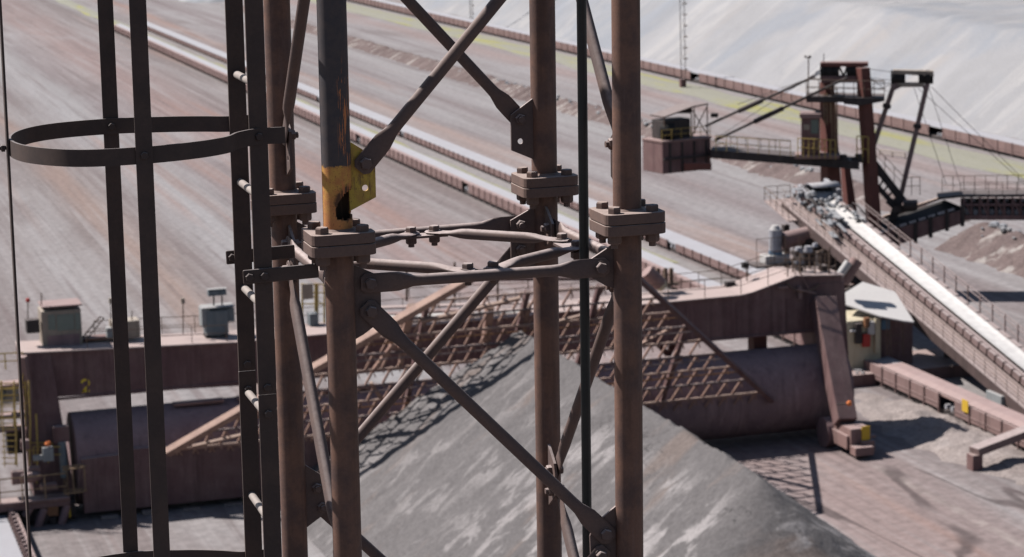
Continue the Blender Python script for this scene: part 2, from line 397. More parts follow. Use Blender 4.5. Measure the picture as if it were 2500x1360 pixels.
# ------------------------------------------------------------------ ground
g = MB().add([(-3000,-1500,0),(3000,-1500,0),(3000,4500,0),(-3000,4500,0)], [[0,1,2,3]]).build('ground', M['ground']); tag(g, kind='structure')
def strip(name, x0, x1, y0, y1, z, mat, wob, seed):
    mb = MB(); n = int((y1-y0)/3); vs = []
    for i in range(n+1):
        y = y0+(y1-y0)*i/n; e = 1-abs(2*i/n-1)**8
        a = noise.noise((seed, y*.05, 0))*wob; c = noise.noise((seed+9, y*.06, 0))*wob
        vs += [(x0+a, y, z), ((x0+x1)/2, y, z+.12), (x1+c, y, z)]
    fs = [[3*i+j, 3*i+j+1, 3*i+j+4, 3*i+j+3] for i in range(n) for j in (0, 1)]
    return mb.add(vs, fs).build(name, mat)
tag(strip('grass', 89.9, 94.0, 250, 800, .02, M['grass'], .8, 1.), kind='stuff')
tag(strip('grass', 156.6, 164.6, 250, 800, .02, M['grass'], 1.6, 5.), kind='stuff')

# ------------------------------------------------------------------ heaps
def heap(name, x0, x1, y0, y1, dx, dy, h, mat, lump=.15, seed=0., freq=1.0):
    nx = int((x1-x0)/dx); ny = int((y1-y0)/dy); vs = []; idx = {}; fs = []
    for j in range(ny+1):
        for i in range(nx+1):
            x = x0+(x1-x0)*i/nx; y = y0+(y1-y0)*j/ny; z = h(x, y)
            if z > 0: z += lump*(noise.fractal((x*freq, y*freq, seed), .8, 2.1, 5)) * min(1, z*1.5)
            vs.append((x, y, max(z, -.3)))
    for j in range(ny):
        for i in range(nx):
            q = [j*(nx+1)+i, j*(nx+1)+i+1, (j+1)*(nx+1)+i+1, (j+1)*(nx+1)+i]
            if max(vs[a][2] for a in q) > -.25: fs.append(q)
    return MB().add(vs, fs).build(name, mat, None, True, angle=70)
def h_grey(x, y):
    zr = 12.36 + .18*noise.noise((y*.35, 2, 0))
    s = .773
    a = zr - s*abs(x-49)
    if y < 119: a = zr - s*math.hypot(x-49, .85*(119-y))
    e = zr - 1.28*(y-162.1) + .25*noise.noise((x*.4, 7, 0))
    gul = .22*noise.noise((y*.35, x*.06, 4))
    return min(a+gul*min(1, abs(x-49)/5), e)
tag(heap('stockpile', 31, 67, 84, 173.5, .4, .4, h_grey, M['grey_heap'], .16, 3.),
    'long sharp-crested ridge of fine grey ore under the rusty harrow net', 'stockpile')
def h_white(x, y):
    toe = 177 + 2.2*noise.noise((y*.02, 1, 0)) + .8*noise.noise((y*.09, 3, 0))
    rib = .8*noise.noise((y*.10 + .05*x, 11, 0)) + .5*noise.noise((y*.33 + .1*x, 4, x*.01))
    top = 13.3 + .5*noise.noise((y*.015, x*.01, 2))
    a = (x-toe)*.74
    if a > top: a = top + .01*(x-195) + 5*max(0, noise.noise((x*.02, y*.02, 6))-.1)*min(1, (x-195)/30)
    endl = (690 - y)*.5 + (x-177)*.12
    return min(a + rib*max(0, min(1, a/4)), endl) if a > 0 else a
tag(heap('stockpile', 172, 420, 150, 800, 2., 2., h_white, M['white_heap'], .35, 9., .35),
    'huge pale grey-white ore stockpile rising behind the farthest conveyor', 'stockpile')
def h_berm(x, y):
    c = 132.3 + .8*noise.noise((y*.012, 5, 0)); d = x-c
    hh = 1.75 + .35*noise.noise((y*.05, 8, 0)) - .5*max(0, (y-520)/200)
    rib = .9*abs(noise.noise((y*.25, 6, 0)))
    return hh - .50*abs(d) + rib*(1 if d < 0 else .4) - .3 if 262 < y < 700 else -1
def h_berm2(x, y):
    c = 128.2 + .6*noise.noise((y*.02, 15, 0)); d = x-c
    hh = 2.9 + .4*noise.noise((y*.07, 18, 0)) - max(0, y-246)*.42
    return hh - (.46 if d < 0 else .75)*abs(d) + .9*abs(noise.noise((y*.28, 16, 0)))*(1 if d < 0 else .4) - .3
tag(heap('stockpile', 116, 150, 722, 790, 1.0, 1.0, lambda x, y: 4.5-.6*math.hypot(x-131, (y-752)*.5)+.5*noise.noise((x*.4,y*.2,1)), M['white_heap'], .2, 4.),
    'small distant pale heap at the far end of the low brown ore ridge', 'stockpile')
tag(heap('ore_ridge', 119, 136, 190, 256, .4, .5, h_berm2, M['berm_heap'], .4, 25.),
    'brown ribbed ridge of ore with pale lumps, below the suspended boom of the stacker', 'ore ridge')
tag(heap('ore_ridge', 125, 141, 255, 720, .45, .6, h_berm, M['berm_heap'], .30, 5.),
    'low long ridge of brown ore with pale lumps, running along the middle of the yard', 'ore ridge')
def h_spill(x, y):
    d = math.hypot((x-85.0)/4.0, (y-168)/15.)
    return .85*(1-d) + .25*noise.noise((x*.5, y*.5, 3))
tag(heap('spilled_ore', 80.5, 88.9, 150, 184, .35, .35, h_spill, M['sand_heap'], .35, 2.),
    'rough bank of spilled tan ore between the drum machine and the low conveyor', 'ore bank')
def h_spill2(x, y):
    return 1.7 - .5*math.hypot(x-87.2, (y-152.5)*.6)
tag(heap('spilled_ore', 82, 92, 142, 160, .3, .3, h_spill2, M['sand_heap'], .3, 6.),
    'small pale heap of ore under the leaning steel girder', 'ore heap')

random.seed(11)
lb = MB()
for i in range(190):
    y = random.uniform(300, 470) if i % 2 else random.uniform(205, 244)
    c = 132.3 if i % 2 else 128.2; x = c + random.gauss(-.2, .8); z = (1.55 if i % 2 else 2.85) - .5*abs(x-c)
    lb.ball((x, y, z), random.uniform(.15, .5), 6, (1, random.uniform(.8,2), .7))
tag(lb.build('ore_lumps', M['white_heap']), kind='stuff')
# ------------------------------------------------------------------ yard conveyors
def conveyor(label, x, y0, y1, step, zb, zt, wb, wp, ystart, mats=('panel','belt')):
    t = thing('belt_conveyor', (x, y0, 0), label, 'conveyor')
    MB().box((x+.25, y0, -.02), (x+wb-.1, y1, zb)).build('bed_frame', M['dark'], t)
    L = int((y1-y0)/step)
    MB().hexa([(x+wp,y0,zt-.25),(x+wb,y0,zt-.1),(x+wb,y1,zt-.1),(x+wp,y1,zt-.25),(x+wp,y0,zt-.12),(x+wb,y0,zt+.06),(x+wb,y1,zt+.06),(x+wp,y1,zt-.12)]).build('belt', M[mats[1]], t)
    if wp > .3: MB().box((x+.13, y0, zt-.16), (x+wp-.02, y1, zt-.03)).build('cover_strip', M['pinkish'], t)
    MB().box((x+wb+.02, y0, .4), (x+wb+.14, y1, zt-.3)).build('far_stringer', M['panel'], t)
    pm = MB(); 
    pm.box((x, 0, zb), (x+.06, step-.10, zt)); pm.box((x-.05, 0, zb+(zt-zb)*.30), (x-.002, step-.1, zb+(zt-zb)*.36))
    pm.box((x-.10, -.10, .25), (x+.07, -.001, zt+.08))
    pts = [p.copy() for p in pm.v]
    def panel_mesh(js):
        mb = MB()
        for j in js: mb.add([p + V((0, y0+j*step, 0)) for p in pts], pm.f)
        return mb
    first = max(0, int((ystart-y0)/step)); near = [j for j in range(first, min(L, first+98))]
    rest = [j for j in range(L) if j not in set(near)]
    gaps = {j for j in near if (j*7919+int(x)) % 23 == 0 or (x < 90 and j == int((174.5-y0)/step))}
    p0 = panel_mesh([near[0]]).build('side_panel', M[mats[0]], t)
    for j in near[1:]:
        if j in gaps: continue
        clone(p0, (0, (j-near[0])*step, 0))
    if rest: panel_mesh(rest).build('side_panel', M[mats[0]], t, split=False)['kind'] = 'stuff'
    rl = MB()
    for j in gaps:
        y = y0+j*step; rl.tube((x+.1, y+.6, zb+.35), (x+wb, y+.6, zb+.35), .22, 8); rl.tube((x+.1, y+1.6, zb+.35), (x+wb, y+1.6, zb+.35), .22, 8)
    if rl.v: rl.build('idler_roller', M['silver'], t, True)
    return t
CVA = conveyor('long low conveyor with a pink dusty edge, nearest of the parallel yard belts', 87.25, 120, 640, 2.6, .55, 1.75, 2.4, .8, 150)
conveyor('low conveyor with a pale blue-grey belt, just beyond the pink-edged one', 95.6, 214, 660, 2.6, .35, 1.2, 2.6, .15, 214)
conveyor('farthest conveyor, red-brown side panels, at the foot of the huge white stockpile', 166.2, 250, 760, 4.3, .5, 2.0, 2.6, .2, 290)
# dusty service track behind the far conveyor
tag(strip('road', 169.4, 174.5, 200, 420, .03, M['pinkish'], .8, 7.), kind='structure')
MB().hexa([(87.5,118,1.80),(89.5,118,1.85),(89.5,186,1.85),(87.5,186,1.80),(88.0,118,2.05),(89.0,118,2.15),(89.0,184.5,2.15),(88.0,184.5,2.05)]).build('dusty_load', M['pinkish'], CVA)
# the belt cut by the lower left corner
t = thing('belt_conveyor', (13.6, 140, 0), 'pale belt with a row of toothed brackets, beside the bogies under the yellow stair', 'conveyor')
MB().box((11.6,120,.2),(14.4,171,.9)).build('bed_frame', M['dark'], t)
MB().hexa([(12.3,120,.95),(14.0,120,.95),(14.0,171.5,.95),(12.3,171.5,.95),(12.3,120,1.02),(14.0,120,1.02),(14.0,171.5,1.02),(12.3,171.5,1.02)]).build('belt', M['belt'], t)
MB().box((14.5,120,.2),(14.75,170.5,1.25)).build('side_panel', M['panel'], t)
bk = MB().add([(14.05,120.0,.96),(14.5,120.0,.96),(14.5,120.35,.96),(14.05,120.35,.96),(14.2,120.1,1.5),(14.5,120.1,1.5),(14.5,120.3,1.5),(14.2,120.3,1.5)],[[3,2,1,0],[4,5,6,7],[0,1,5,4],[1,2,6,5],[2,3,7,6],[3,0,4,7]])
b0 = bk.build('idler_bracket', M['panel'], t)
for i in range(1, 50): clone(b0, (0, i*1.02, 0))

# ------------------------------------------------------------------ drum reclaimer
RC = thing('drum_reclaimer', (47, 176, 0), 'huge maroon bridge machine with a giant drum and a rusty triangular harrow net', 'reclaimer')
YB = 173.4
BK = YB/175.5
bx = lambda x: x*BK
bz = lambda z: 46-(46-z)*BK
# bridge beam: outline of the face, extruded back
bp = [(16.4,7.75),(16.4,11.05),(31.8,10.5),(65.2,10.75),(70.9,10.8),(71.8,10.95),(75.4,11.95),(79.4,11.7),(79.4,7.4),(60,7.5),(31.6,7.3)]
MB().prism([(bx(x), YB, bz(z)) for x, z in bp], (0, 3.9, 0)).build('bridge_beam', M['maroon'], RC)
st = MB()
for x in [20.5+4.1*i for i in range(14)]: st.box((x, YB-.05, bz(7.6)), (x+.10, YB-.002, bz(10.3)))
st.box((bx(16.4), YB-.12, bz(7.45)), (bx(79.4), YB-.003, bz(7.62)))
st.build('stiffener', M['maroon'], RC)
dk = MB(); top = [(bx(x), bz(z)) for x, z in [(16.3,11.05),(31.8,10.5),(65.2,10.75),(70.9,10.8),(71.8,10.95),(75.4,11.95),(79.5,11.7)]]
for (x0, z0), (x1, z1) in zip(top, top[1:]):
    dk.hexa([(x0,YB-.25,z0+.003),(x1,YB-.25,z1+.003),(x1,YB+4.1,z1+.003),(x0,YB+4.1,z0+.003),(x0,YB-.25,z0+.09),(x1,YB-.25,z1+.09),(x1,YB+4.1,z1+.09),(x0,YB+4.1,z0+.09)])
dk.build('deck_plate', M['deck'], RC)
MB().rail([(bx(x), YB+3.9, bz(z)) for x, z in ((22,10.95),(31.8,10.6),(65.2,10.85),(70.9,10.9),(75.4,12.0),(79.2,11.8))], 1.25, .03, 2.2).build('handrail', M['railing'], RC)
MB().rail([(bx(x), YB-.1, bz(z)) for x, z in ((62,10.85),(70.9,10.9),(75.4,12.0),(78.8,11.8))], 1.35, .03, 2.7).build('handrail', M['railing'], RC)
# the number on the beam
c2_ = pY(209, 942, YB-.012); W2, H2, ST2 = .52, .86, .15
arc = [V((-.5*W2, .26*H2)), V((-.42*W2, .40*H2)), V((-.2*W2, .49*H2)), V((.1*W2, .5*H2)), V((.36*W2, .42*H2)), V((.46*W2, .27*H2)), V((.42*W2, .12*H2)), V((.25*W2, -.05*H2)), V((-.1*W2, -.27*H2)), V((-.44*W2, -.47*H2))]
L_, R_ = [], []
for i, p in enumerate(arc):
    d = (arc[min(i+1, len(arc)-1)] - arc[max(i-1, 0)]).normalized(); q = V((-d.y, d.x))*ST2/2
    L_.append(p+q); R_.append(p-q)
out = L_ + [V((-.42*W2, -.36*H2)), V((.5*W2, -.36*H2)), V((.5*W2, -.52*H2)), V((-.52*W2, -.52*H2))] + R_[::-1]
loop3 = lambda pts: [V((c2_.x+p.x, YB-.014, c2_.z+p.y)) for p in pts]
mb = MB()
for i in range(len(arc)-1): mb.prism(loop3([L_[i], L_[i+1], R_[i+1], R_[i]]), (0, .01, 0))
mb.prism(loop3([V((-.52*W2,-.36*H2)), V((.5*W2,-.36*H2)), V((.5*W2,-.53*H2)), V((-.52*W2,-.53*H2))]), (0, .011, 0))
mb.build('painted_number', M['number'], RC, split=False)
# the drum
DY, DZ, DR = 173.4, 3.62, 3.28
dm = MB(); n = 72; rings = [(19.2, DR), (36, DR), (36.05, DR+.03), (36.2, DR+.03), (36.25, DR), (68.6, DR), (68.65, DR+.03), (68.8, DR+.03), (68.85, DR), (77.55, DR), (77.6, DR+.06), (77.9, DR+.06), (77.9, DR-.8), (77.6, DR-.85)]
vs = [(x, DY+r*math.cos(2*math.pi*i/n), DZ+r*math.sin(2*math.pi*i/n)) for x, r in rings for i in range(n)]
fs = [[k*n+i, k*n+(i+1) % n, (k+1)*n+(i+1) % n, (k+1)*n+i] for k in range(len(rings)-1) for i in range(n)]
fs += [list(range(n)), list(range((len(rings)-1)*n, len(rings)*n))[::-1]]
dm.add(vs, fs).build('drum', M['drum'], RC, True, angle=30)
MB().prism([(19.4,169.8,.5),(19.4,169.8,4.35),(22.3,169.8,4.45),(22.6,169.8,4.75),(46,169.8,4.2),(46,169.8,.5)], (0,.5,0)).build('lower_panel', M['maroon'], RC, bevel=.03)
pw = MB()  # pale blocks standing in for the light that shows under the drum
for i in range(9): pw.box((20.5+i*2.9,169.4,.02),(21.6+i*2.9+random.random(),169.9,.10+.2*random.random()))
pw.build('gap_light_block', M['sand_heap'], RC, split=False)['kind'] = 'stuff'
lp = MB()
for a, b in ((26.4,30.0),(31.0,35.5),(36.2,41)): lp.box((a,172.2,6.95),(b,173.0,7.12))
lp.build('cover_plank', M['pinkish'], RC)
# right end: slanted leg, rear leg, bogie
MB().bar((76.6,172.9,10.4),(75.75,167.0,2.2),1.75,1.5,(0,-1,1),1.5,1.3).build('end_leg', M['maroon'], RC, bevel=.03)
MB().hexa([(76.9,173.6,.9),(79.3,173.6,.9),(79.3,176.8,.9),(76.9,176.8,.9),(76.2,YB-.06,11.6),(78.62,YB-.06,11.6),(78.62,177.2,11.6),(76.2,177.2,11.6)]).build('end_leg', M['maroon'], RC)
bg_ = MB(); bg_.box((75.25,164.9,.9),(76.85,168.2,2.15)); bg_.box((75.05,165.2,.55),(75.75,167.9,1.6)); bg_.box((75.95,164.6,.25),(77.05,166.2,1.2)); bg_.box((76.85,166.5,.9),(78.05,166.9,1.1)); bg_.box((75.15,163.9,.3),(76.65,164.9,.95))
bg_.build('bogie', M['pinkish'], RC, bevel=.04)
wl = MB()
for y in (165.0, 167.2): wl.tube((75.75,y,.45),(76.25,y,.45),.45,16)
wl.build('wheel', M['dark'], RC, True)
MB().box((76.1,164.82,1.25),(76.75,164.89,2.3)).build('warning_plate', M['yellow'], RC)
MB().tube((74.75,168.9,1.1),(75.55,168.9,1.1),1.15,20).build('support_roller', M['drum'], RC, True)
p = pY(2073, 985, 166.0)
l_ = MB().ball(p, .22, 8).build('warning_lamp', M['orange'], RC, True); MB().bar(p, p+V((-.5,.9,-.2)), .12,.12).build('lamp_arm', M['dark'], l_)
# ties between beam and drum
tb = MB(); tb.box((71.5,174.4,6.3),(72.6,175.6,bz(7.45))); tb.bar((63.6,174.6,bz(7.5)),(64.4,174.2,6.95),.35,.35); tb.bar((65.2,174.6,bz(7.5)),(64.4,174.2,6.95),.35,.35)
tb.build('drum_bracket', M['red'], RC)
# ---- harrow: a triangular net leaning on the end of the heap
HP, HN = V((0,169.6,4.1)), V((0,1.24,1.0)).normalized()
HS = V((0,-1,1.24)).normalized()                                   # up the slope
def hp(x, y): return pP(x, y, HP, HN)
La, Lb, Ra, Rb = hp(408,1105), hp(1150,679), hp(1884,978), hp(1556,677)
hw = MB().bar(La, Lb, .55, .5, HN).build('harrow', M['harrow'], RC)
MB().bar(Ra, Rb, .34, .42, HN).build('edge_beam', M['maroon'], hw)
MB().bar(Lb, Rb, .30, .30, HN).build('edge_beam', M['maroon'], hw)
zl = lambda z, a, b: a.lerp(b, (z-a.z)/(b.z-a.z))
z0, z1, nb = 4.55, 15.2, 9
bars = [z0+(z1-z0)*i/(nb-1) for i in range(nb)]; tines = []
def tine(mb, P, up, ln):   # one hanging link: a slanted rod, a foot and a small plate where it hooks on the bar
    P = V(P); Q = P - HS*ln + V((-.34,0,0)); o = HN*.13
    mb.bar(P+o+V((.05,0,0)), Q+o, .15, .10, HN)
    mb.bar(P+o*.6-HS*.2, P+o*.6-HS*ln*.55+V((.26,0,0)), .08, .07, HN)
    mb.bar(P-HS*.02+o*.9, P-HS*.34+o*.9+V((-.03,0,0)), .36, .07, HN, .06, .07)
    mb.bar(Q+o, Q+o+V((.12,-.02,-.42)), .10, .08, HN)
for i, z in enumerate(bars):
    a, b = zl(z, La, Lb), zl(z, Ra, Rb); y = HP.y - (z-HP.z)/1.24
    a.y = b.y = y
    MB().tube(a, b, .085 if i % 3 else .11, 6).build('cross_bar', M['harrow'] if i % 2 == 0 else M['truss'], hw)
    if i in (2, 3, 5, 6): MB().tube(a+HN*-.5, b+HN*-.5, .06, 5).build('wire_rope', M['truss'] if i % 2 else M['rust_orange'], hw)
    k = int((b.x-a.x)/1.22)
    for j in range(k+1):
        x = a.x + .5 + (b.x-a.x-1)*j/max(1, k) + random.uniform(-.06,.06)
        tines.append((z, (x, y, z)))
sp = (z1-z0)/(nb-1)*1.285
vis = sorted(tines, key=lambda q: (q[1][0] < 47)*100 + abs(q[1][0]-60))
T0 = MB(); tine(T0, vis[0][1], 1, sp*.97); t0 = T0.build('tine', M['harrow'], hw)
for z, p in vis[1:95]: clone(t0, V(p)-V(vis[0][1]))
rest = MB()
for z, p in vis[95:]: tine(rest, p, 1, sp*.97)
rest.build('tine', M['harrow'], hw, split=False)['kind'] = 'stuff'
for xt, xb in ((1345,1235),(1100,1005),(1700,1632),(1480,1400),(930,850)):
    A_ = hp(xt, 0); 
    # a rib runs straight up the slope between the lowest bar and the upper edge
    X_ = hp(xb, 940).x
    zb_ = 4.4; zt_ = 15.2
    if X_ < Lb.x: zt_ = La.z + (X_-La.x)/(Lb.x-La.x)*(Lb.z-La.z) - .3
    if X_ > Rb.x: zt_ = Ra.z + (X_-Ra.x)/(Rb.x-Ra.x)*(Rb.z-Ra.z) - .3
    P_ = V((X_, HP.y-(zb_-HP.z)/1.24, zb_)) + HN*.25; Q_ = V((X_, HP.y-(zt_-HP.z)/1.24, zt_)) + HN*.25
    MB().bar(P_, Q_, .35, .35, HN).build('rib', M['maroon'], hw)
dg = MB()
dg.bar(hp(1030,785), hp(1270,728), .28, .2, HN); dg.bar(hp(915,900), hp(962,838), .3, .2, HN); dg.bar(hp(1555,845), hp(1640,800), .2, .15, HN)
dg.bar(hp(905,935), hp(935,978), .26, .2, HN); dg.pipe([hp(955,850)+HN*.3, hp(975,858)+HN*.3, hp(983,875)+HN*.3, hp(980,900)+HN*.3], .2)
dg.bar(hp(1300,800), hp(1420,770), .2,.15,HN); dg.bar(hp(470,1090), hp(590,1062), .22,.18,HN)
dg.build('brace', M['harrow'], hw)
hr = MB()
for xa, xb in ((1010,985),(1290,1270),(1200,1190)): hr.bar(hp(xa,760)+HN*.5, hp(xb,850)+HN*.5, .55,.45,HN)
hr.build('hanger', M['harrow'], hw)
# ---- deck gear, left part
yk = YB+1.6
def pbox(name, x0, y0, x1, y1, Y, dep, mat, parent=RC, bev=.03):
    a, b = pY(x0, y1, Y), pY(x1, y0, Y)
    return MB().box((a.x, Y, a.z), (b.x, Y+dep, b.z)).build(name, mat, parent, bevel=bev)
cab = pbox('cabin', 106, 754, 197, 853, yk, 2.3, M['beige'])
pbox('roof', 102, 742, 201, 754, yk-.15, 2.6, M['pinkish'], cab)
for a, b, c, d in ((119,768,134,806),(140,766,180,808),(185,764,195,806)): pbox('window', a, b, c, d, yk-.04, .037, M['glass'], cab, 0)
pbox('lower_panel', 118, 814, 194, 850, yk-.03, .028, M['drum'], cab, 0)
pbox('cabinet', 66, 780, 96, 815, yk, 1.0, M['dark']); pbox('cabinet', 275, 782, 341, 828, yk+.3, 1.6, M['beige']); pbox('cabinet', 262, 800, 280, 826, yk+.3, .8, M['grey'])
tr = pbox('transformer', 506, 757, 556, 820, yk, 1.5, M['blue_grey'])
pbox('cooling_box', 494, 752, 512, 800, yk+.1, 1.2, M['grey'], tr); pbox('cooling_box', 554, 752, 572, 786, yk+.2, 1.0, M['blue_grey'], tr); pbox('lid', 496, 748, 574, 753, yk-.05, 1.6, M['grey'], tr, 0); pbox('sign_box', 509, 708, 553, 724, yk+.5, .5, M['blue_grey'], tr); pbox('sign_box_lid', 507, 704, 555, 709, yk+.45, .6, M['grey'], tr, 0)
pg = MB()
for x in (522,542): pg.tube(pY(x,750,yk+.7), pY(x,722,yk+.7), .06, 6)
for x in (508, 552): pg.box(pY(x-4,835,yk), pY(x+4,818,yk)+V((0,1.2,0)))
pg.build('stand', M['dark'], tr)
for x, y0, y1, mt in ((68,735,782,'railing'),(101,715,752,'railing'),(271,738,800,'railing'),(447,740,815,'railing'),(322,760,800,'railing')):
    a = MB().tube(pY(x, y1, yk+.6), pY(x, y0, yk+.6), .045, 6).build('lamp_post', M[mt], RC)
    if x == 68: MB().ball(pY(x,733,yk+.6), .17, 8).build('beacon', M['red_lamp'], a, True)
    if x in (271,447): MB().box(pY(x-4,742,yk+.5), pY(x+4,728,yk+.5)+V((0,.25,0))).build('lamp', M['beige'], a)
sg = MB()
for x0,y0,x1,y1 in ((200,825,245,772),(212,828,254,776)): sg.bar(pY(x0,y0,yk+.2),pY(x1,y1,yk+.2),.08,.08)
for i in range(5):
    u = i/4; sg.bar(pY(203+42*u,822-48*u,yk+.2), pY(210+42*u,824-48*u,yk+.2),.12,.06)
sg.build('stairs', M['railing'], RC)
MB().rail([(20.7,YB+.1,11.4),(30.6,YB+.1,11.05)],1.2,.028,2.4).build('handrail', M['railing'], RC)
pbox('red_plinth', 205, 820, 300, 834, yk+.6, 1.2, M['red'])
# frame seen between the ladder and the front leg, a walkway behind the harrow
fr = MB()
for x in (738,775,792,770): fr.tube(pY(x,792,yk+2.2), pY(x,692,yk+2.2), .08, 6)
for y in (694,715,742): fr.tube(pY(735,y,yk+2.2), pY(795,y,yk+2.2), .05, 6)
fr.bar(pY(738,700,yk+2.2), pY(790,745,yk+2.2), .06,.06)
fr.build('service_frame', M['yellow_rail'], RC)
pbox('notice_board', 738, 692, 764, 732, yk+2.0, .12, M['beige'])
pbox('motor', 757, 765, 777, 797, yk+1.2, .9, M['blue_grey'])
for i, (x0,x1,y,hh,mt) in enumerate(((905,1300,752,9,'deck'),(935,1290,775,10,'white'),(1020,1280,790,8,'belt'),(880,1120,770,6,'pinkish'))):
    a, b = pY(x0,y,YB+.6+i*.7), pY(x1,y-14,YB+.6+i*.7); MB().bar(a,b,.9,.12).build('walkway', M[mt], RC)
MB().rail([pY(900,728,YB+4.2), pY(1290,712,YB+4.2)], 1.3, .04, 3.4).build('handrail', M['railing'], RC)
pt = MB()
for x in (993, 1110, 1215): pt.tube(pY(x,735,YB+4.0), pY(x,640,YB+4.0), .09, 6)
pt.build('lamp_post', M['railing'], RC)
# motor on the right of the harrow
a, b = pY(1578,662,YB+2), pY(1612,694,YB+2)
wm = MB().tube(a, b, .55, 18).build('winch_motor', M['pinkish'], RC, True); MB().tube(b, b+(b-a).normalized()*.35, .5, 18, .42).build('end_cover', M['cream'], wm, True)
pq = MB()
for x in (1608, 1626, 1640): pq.box(pY(x-3,694,YB+2.8), pY(x+4,655,YB+2.8)+V((0,.3,0)))
pq.box(pY(1606,700,YB+2.7), pY(1660,692,YB+2.7)+V((0,1.0,0)))
pq.build('winch_frame', M['railing'], RC)
pbox('cable_box', 1774, 687, 1796, 702, YB+3.0, .5, M['dark'])
pbox('floodlight', 1815, 642, 1829, 656, YB+2.9, .5, M['black']); MB().tube(pY(1824,690,YB+3), pY(1822,650,YB+3), .05, 6).build('lamp_post', M['railing'], RC)
# crowded frame of hoses and pipes on the right end
hc = MB()
for i, x in enumerate((1921,1934,1944,1953,1965,1979,1990,2004,2016,2024)):
    yy = YB + .3 + (i % 3)*1.2; hc.tube(pY(x, 716+random.randint(-14,14), yy), pY(x+random.randint(-3,3), 600+random.randint(0,45), yy), .05+.02*(i % 2), 6)
for y in (618, 634, 652, 668): hc.tube(pY(1915,y,YB+1.2), pY(2030,y+4,YB+1.2), .05, 6)
hc.pipe([pY(1920,690,YB-.2),pY(1935,705,YB-.5),pY(1960,712,YB-.6),pY(1985,706,YB-.5),pY(2000,694,YB-.2)], .07)
hc.pipe([pY(1995,618,YB+1.0),pY(2012,608,YB+1),pY(2027,618,YB+1),pY(2024,628,YB+1)], .08)
hc.build('hose_frame', M['railing'], RC)
gb = MB()
for x0,y0,x1,y1 in ((1922,668,1940,690),(1950,655,1962,674),(1972,662,1996,684),(2008,648,2022,672),(1942,612,1956,626)): gb.box(pY(x0,y1,YB+1.5), pY(x1,y0,YB+1.5)+V((0,.8,0)))
gb.build('valve_box', M['dark'], RC, bevel=.03)
gc = MB()
for x,y,r in ((1950,610,.33),(1973,608,.36),(1990,598,.22),(1944,640,.2),(1961,640,.2),(1955,728,.22),(1974,684,.2)): gc.tube(pY(x,y+r*20,YB+1.8), pY(x,y-r*20,YB+1.8), r, 10, r*.8)
gc.build('tank', M['silver'], RC, True)
bk2 = MB(); bk2.box(pY(1950,730,YB-.5), pY(1958,700,YB-.5)+V((0,.4,0))); bk2.bar(pY(1945,706,YB-.5), pY(1992,716,YB-.5), .3,.12); bk2.tube(pY(1978,712,YB-.5), pY(1955,668,YB-.4), .04, 5); bk2.box(pY(1900,706,YB-.3),pY(1925,698,YB-.3)+V((0,.3,0)))
bk2.build('bracket', M['pinkish'], RC)
# ---- left end carriage
MB().hexa([(16.2,171.5,1.6),(19.0,171.5,1.6),(19.0,174.5,1.6),(16.2,174.5,1.6),(16.1,YB-.1,11.4),(18.1,YB-.1,11.4),(18.1,YB+3.8,11.4),(16.1,YB+3.8,11.4)]).build('end_column', M['maroon'], RC)
yc = 170.4
for (x0, y0, x1, y1, d_) in ((-30,905,58,900,2.4),(-30,990,70,984,2.1),(60,900,66,1120,1.7),(84,1000,92,1130,.4)):
    MB().rail([pY(x0,y0,yc+d_), pY(x1,y1,yc+d_)] if y1-y0 < 100 else [pY(x0,y1,yc+d_), pY(x0+70,y1,yc+d_)], 1.15, .05, 1.0).build('handrail', M['yellow_rail'], RC)
mb = MB()
for x, y0, y1 in ((48,925,1010),(36,1000,1135),(70,930,1140),(88,1010,1180)): mb.pipe([pY(x,y0,yc+1.2), pY(x+4,(y0+y1)/2,yc+1.0), pY(x+2,y1,yc+1.2)], .07, 6)
mb.build('conduit', M['yellow_rail'], RC)
mb = MB()
for x0,y0,x1,y1 in ((52,1075,72,1100),(70,1140,98,1160),(30,1150,60,1185),(100,1180,140,1200)): mb.box(pY(x0,y1,yc-.3), pY(x1,y0,yc-.3)+V((0,.6,0)))
mb.build('gear_case', M['pinkish'], RC, bevel=.06)
mb = MB()
for x0,y0,x1,y1 in ((60,1225,82,1260),(88,1240,108,1300),(150,1232,164,1280)): mb.tube(pY(x0,y1,yc-.9), pY(x1,y0,yc-.9), .28, 12)
mb.build('brake_motor', M['drum'], RC, True)
MB().box((9.0, yc-1.2, 1.35),(18.4, yc+.9, 1.75)).build('platform', M['maroon'], RC)
MB().tube((9.0,yc-1.2,1.86),(18.4,yc-1.2,1.86),.13,8).build('toe_board', M['pinkish'], RC)
MB().rail([(9.0,yc-1.2,1.75),(18.3,yc-1.2,1.75),(18.3,yc+.8,1.75)],1.9,.055,1.5).build('handrail', M['carriage_rail'], RC)
lo = MB(); 
for z in (2.2, 3.9): lo.pipe([(18.0,yc-1.2,z),(19.3,yc-1.2,z+.02),(19.6,yc-.9,z+.04),(19.3,yc-.6,z+.06),(18.0,yc-.6,z+.06)], .07)
for x in (18.7,19.5): lo.tube((x,yc-1.1,2.2),(x,yc-1.1,3.9),.05,6)
lo.build('guard_loop', M['carriage_rail'], RC)
bx = pbox('control_box', 106, 1092, 130, 1128, yc-.6, .5, M['grey']); MB().ball(pY(117,1083,yc-.5), .24, 8, (1,1,.8)).build('beacon', M['orange'], bx, True)
pbox('junction_box', 82, 1112, 104, 1126, yc-.6, .4, M['grey'])
MB().tube(pY(151,1078,yc+.6), pY(158,1165,yc+.6), .28, 12).build('hydraulic_cylinder', M['blue_grey'], RC, True)
pbox('cylinder_bracket', 132, 1040, 168, 1082, yc+.5, .6, M['maroon'])
MB().ball(pY(75,1165,yc-.4), .55, 12, (1.5,.8,.7)).build('motor', M['pinkish'], RC, True)
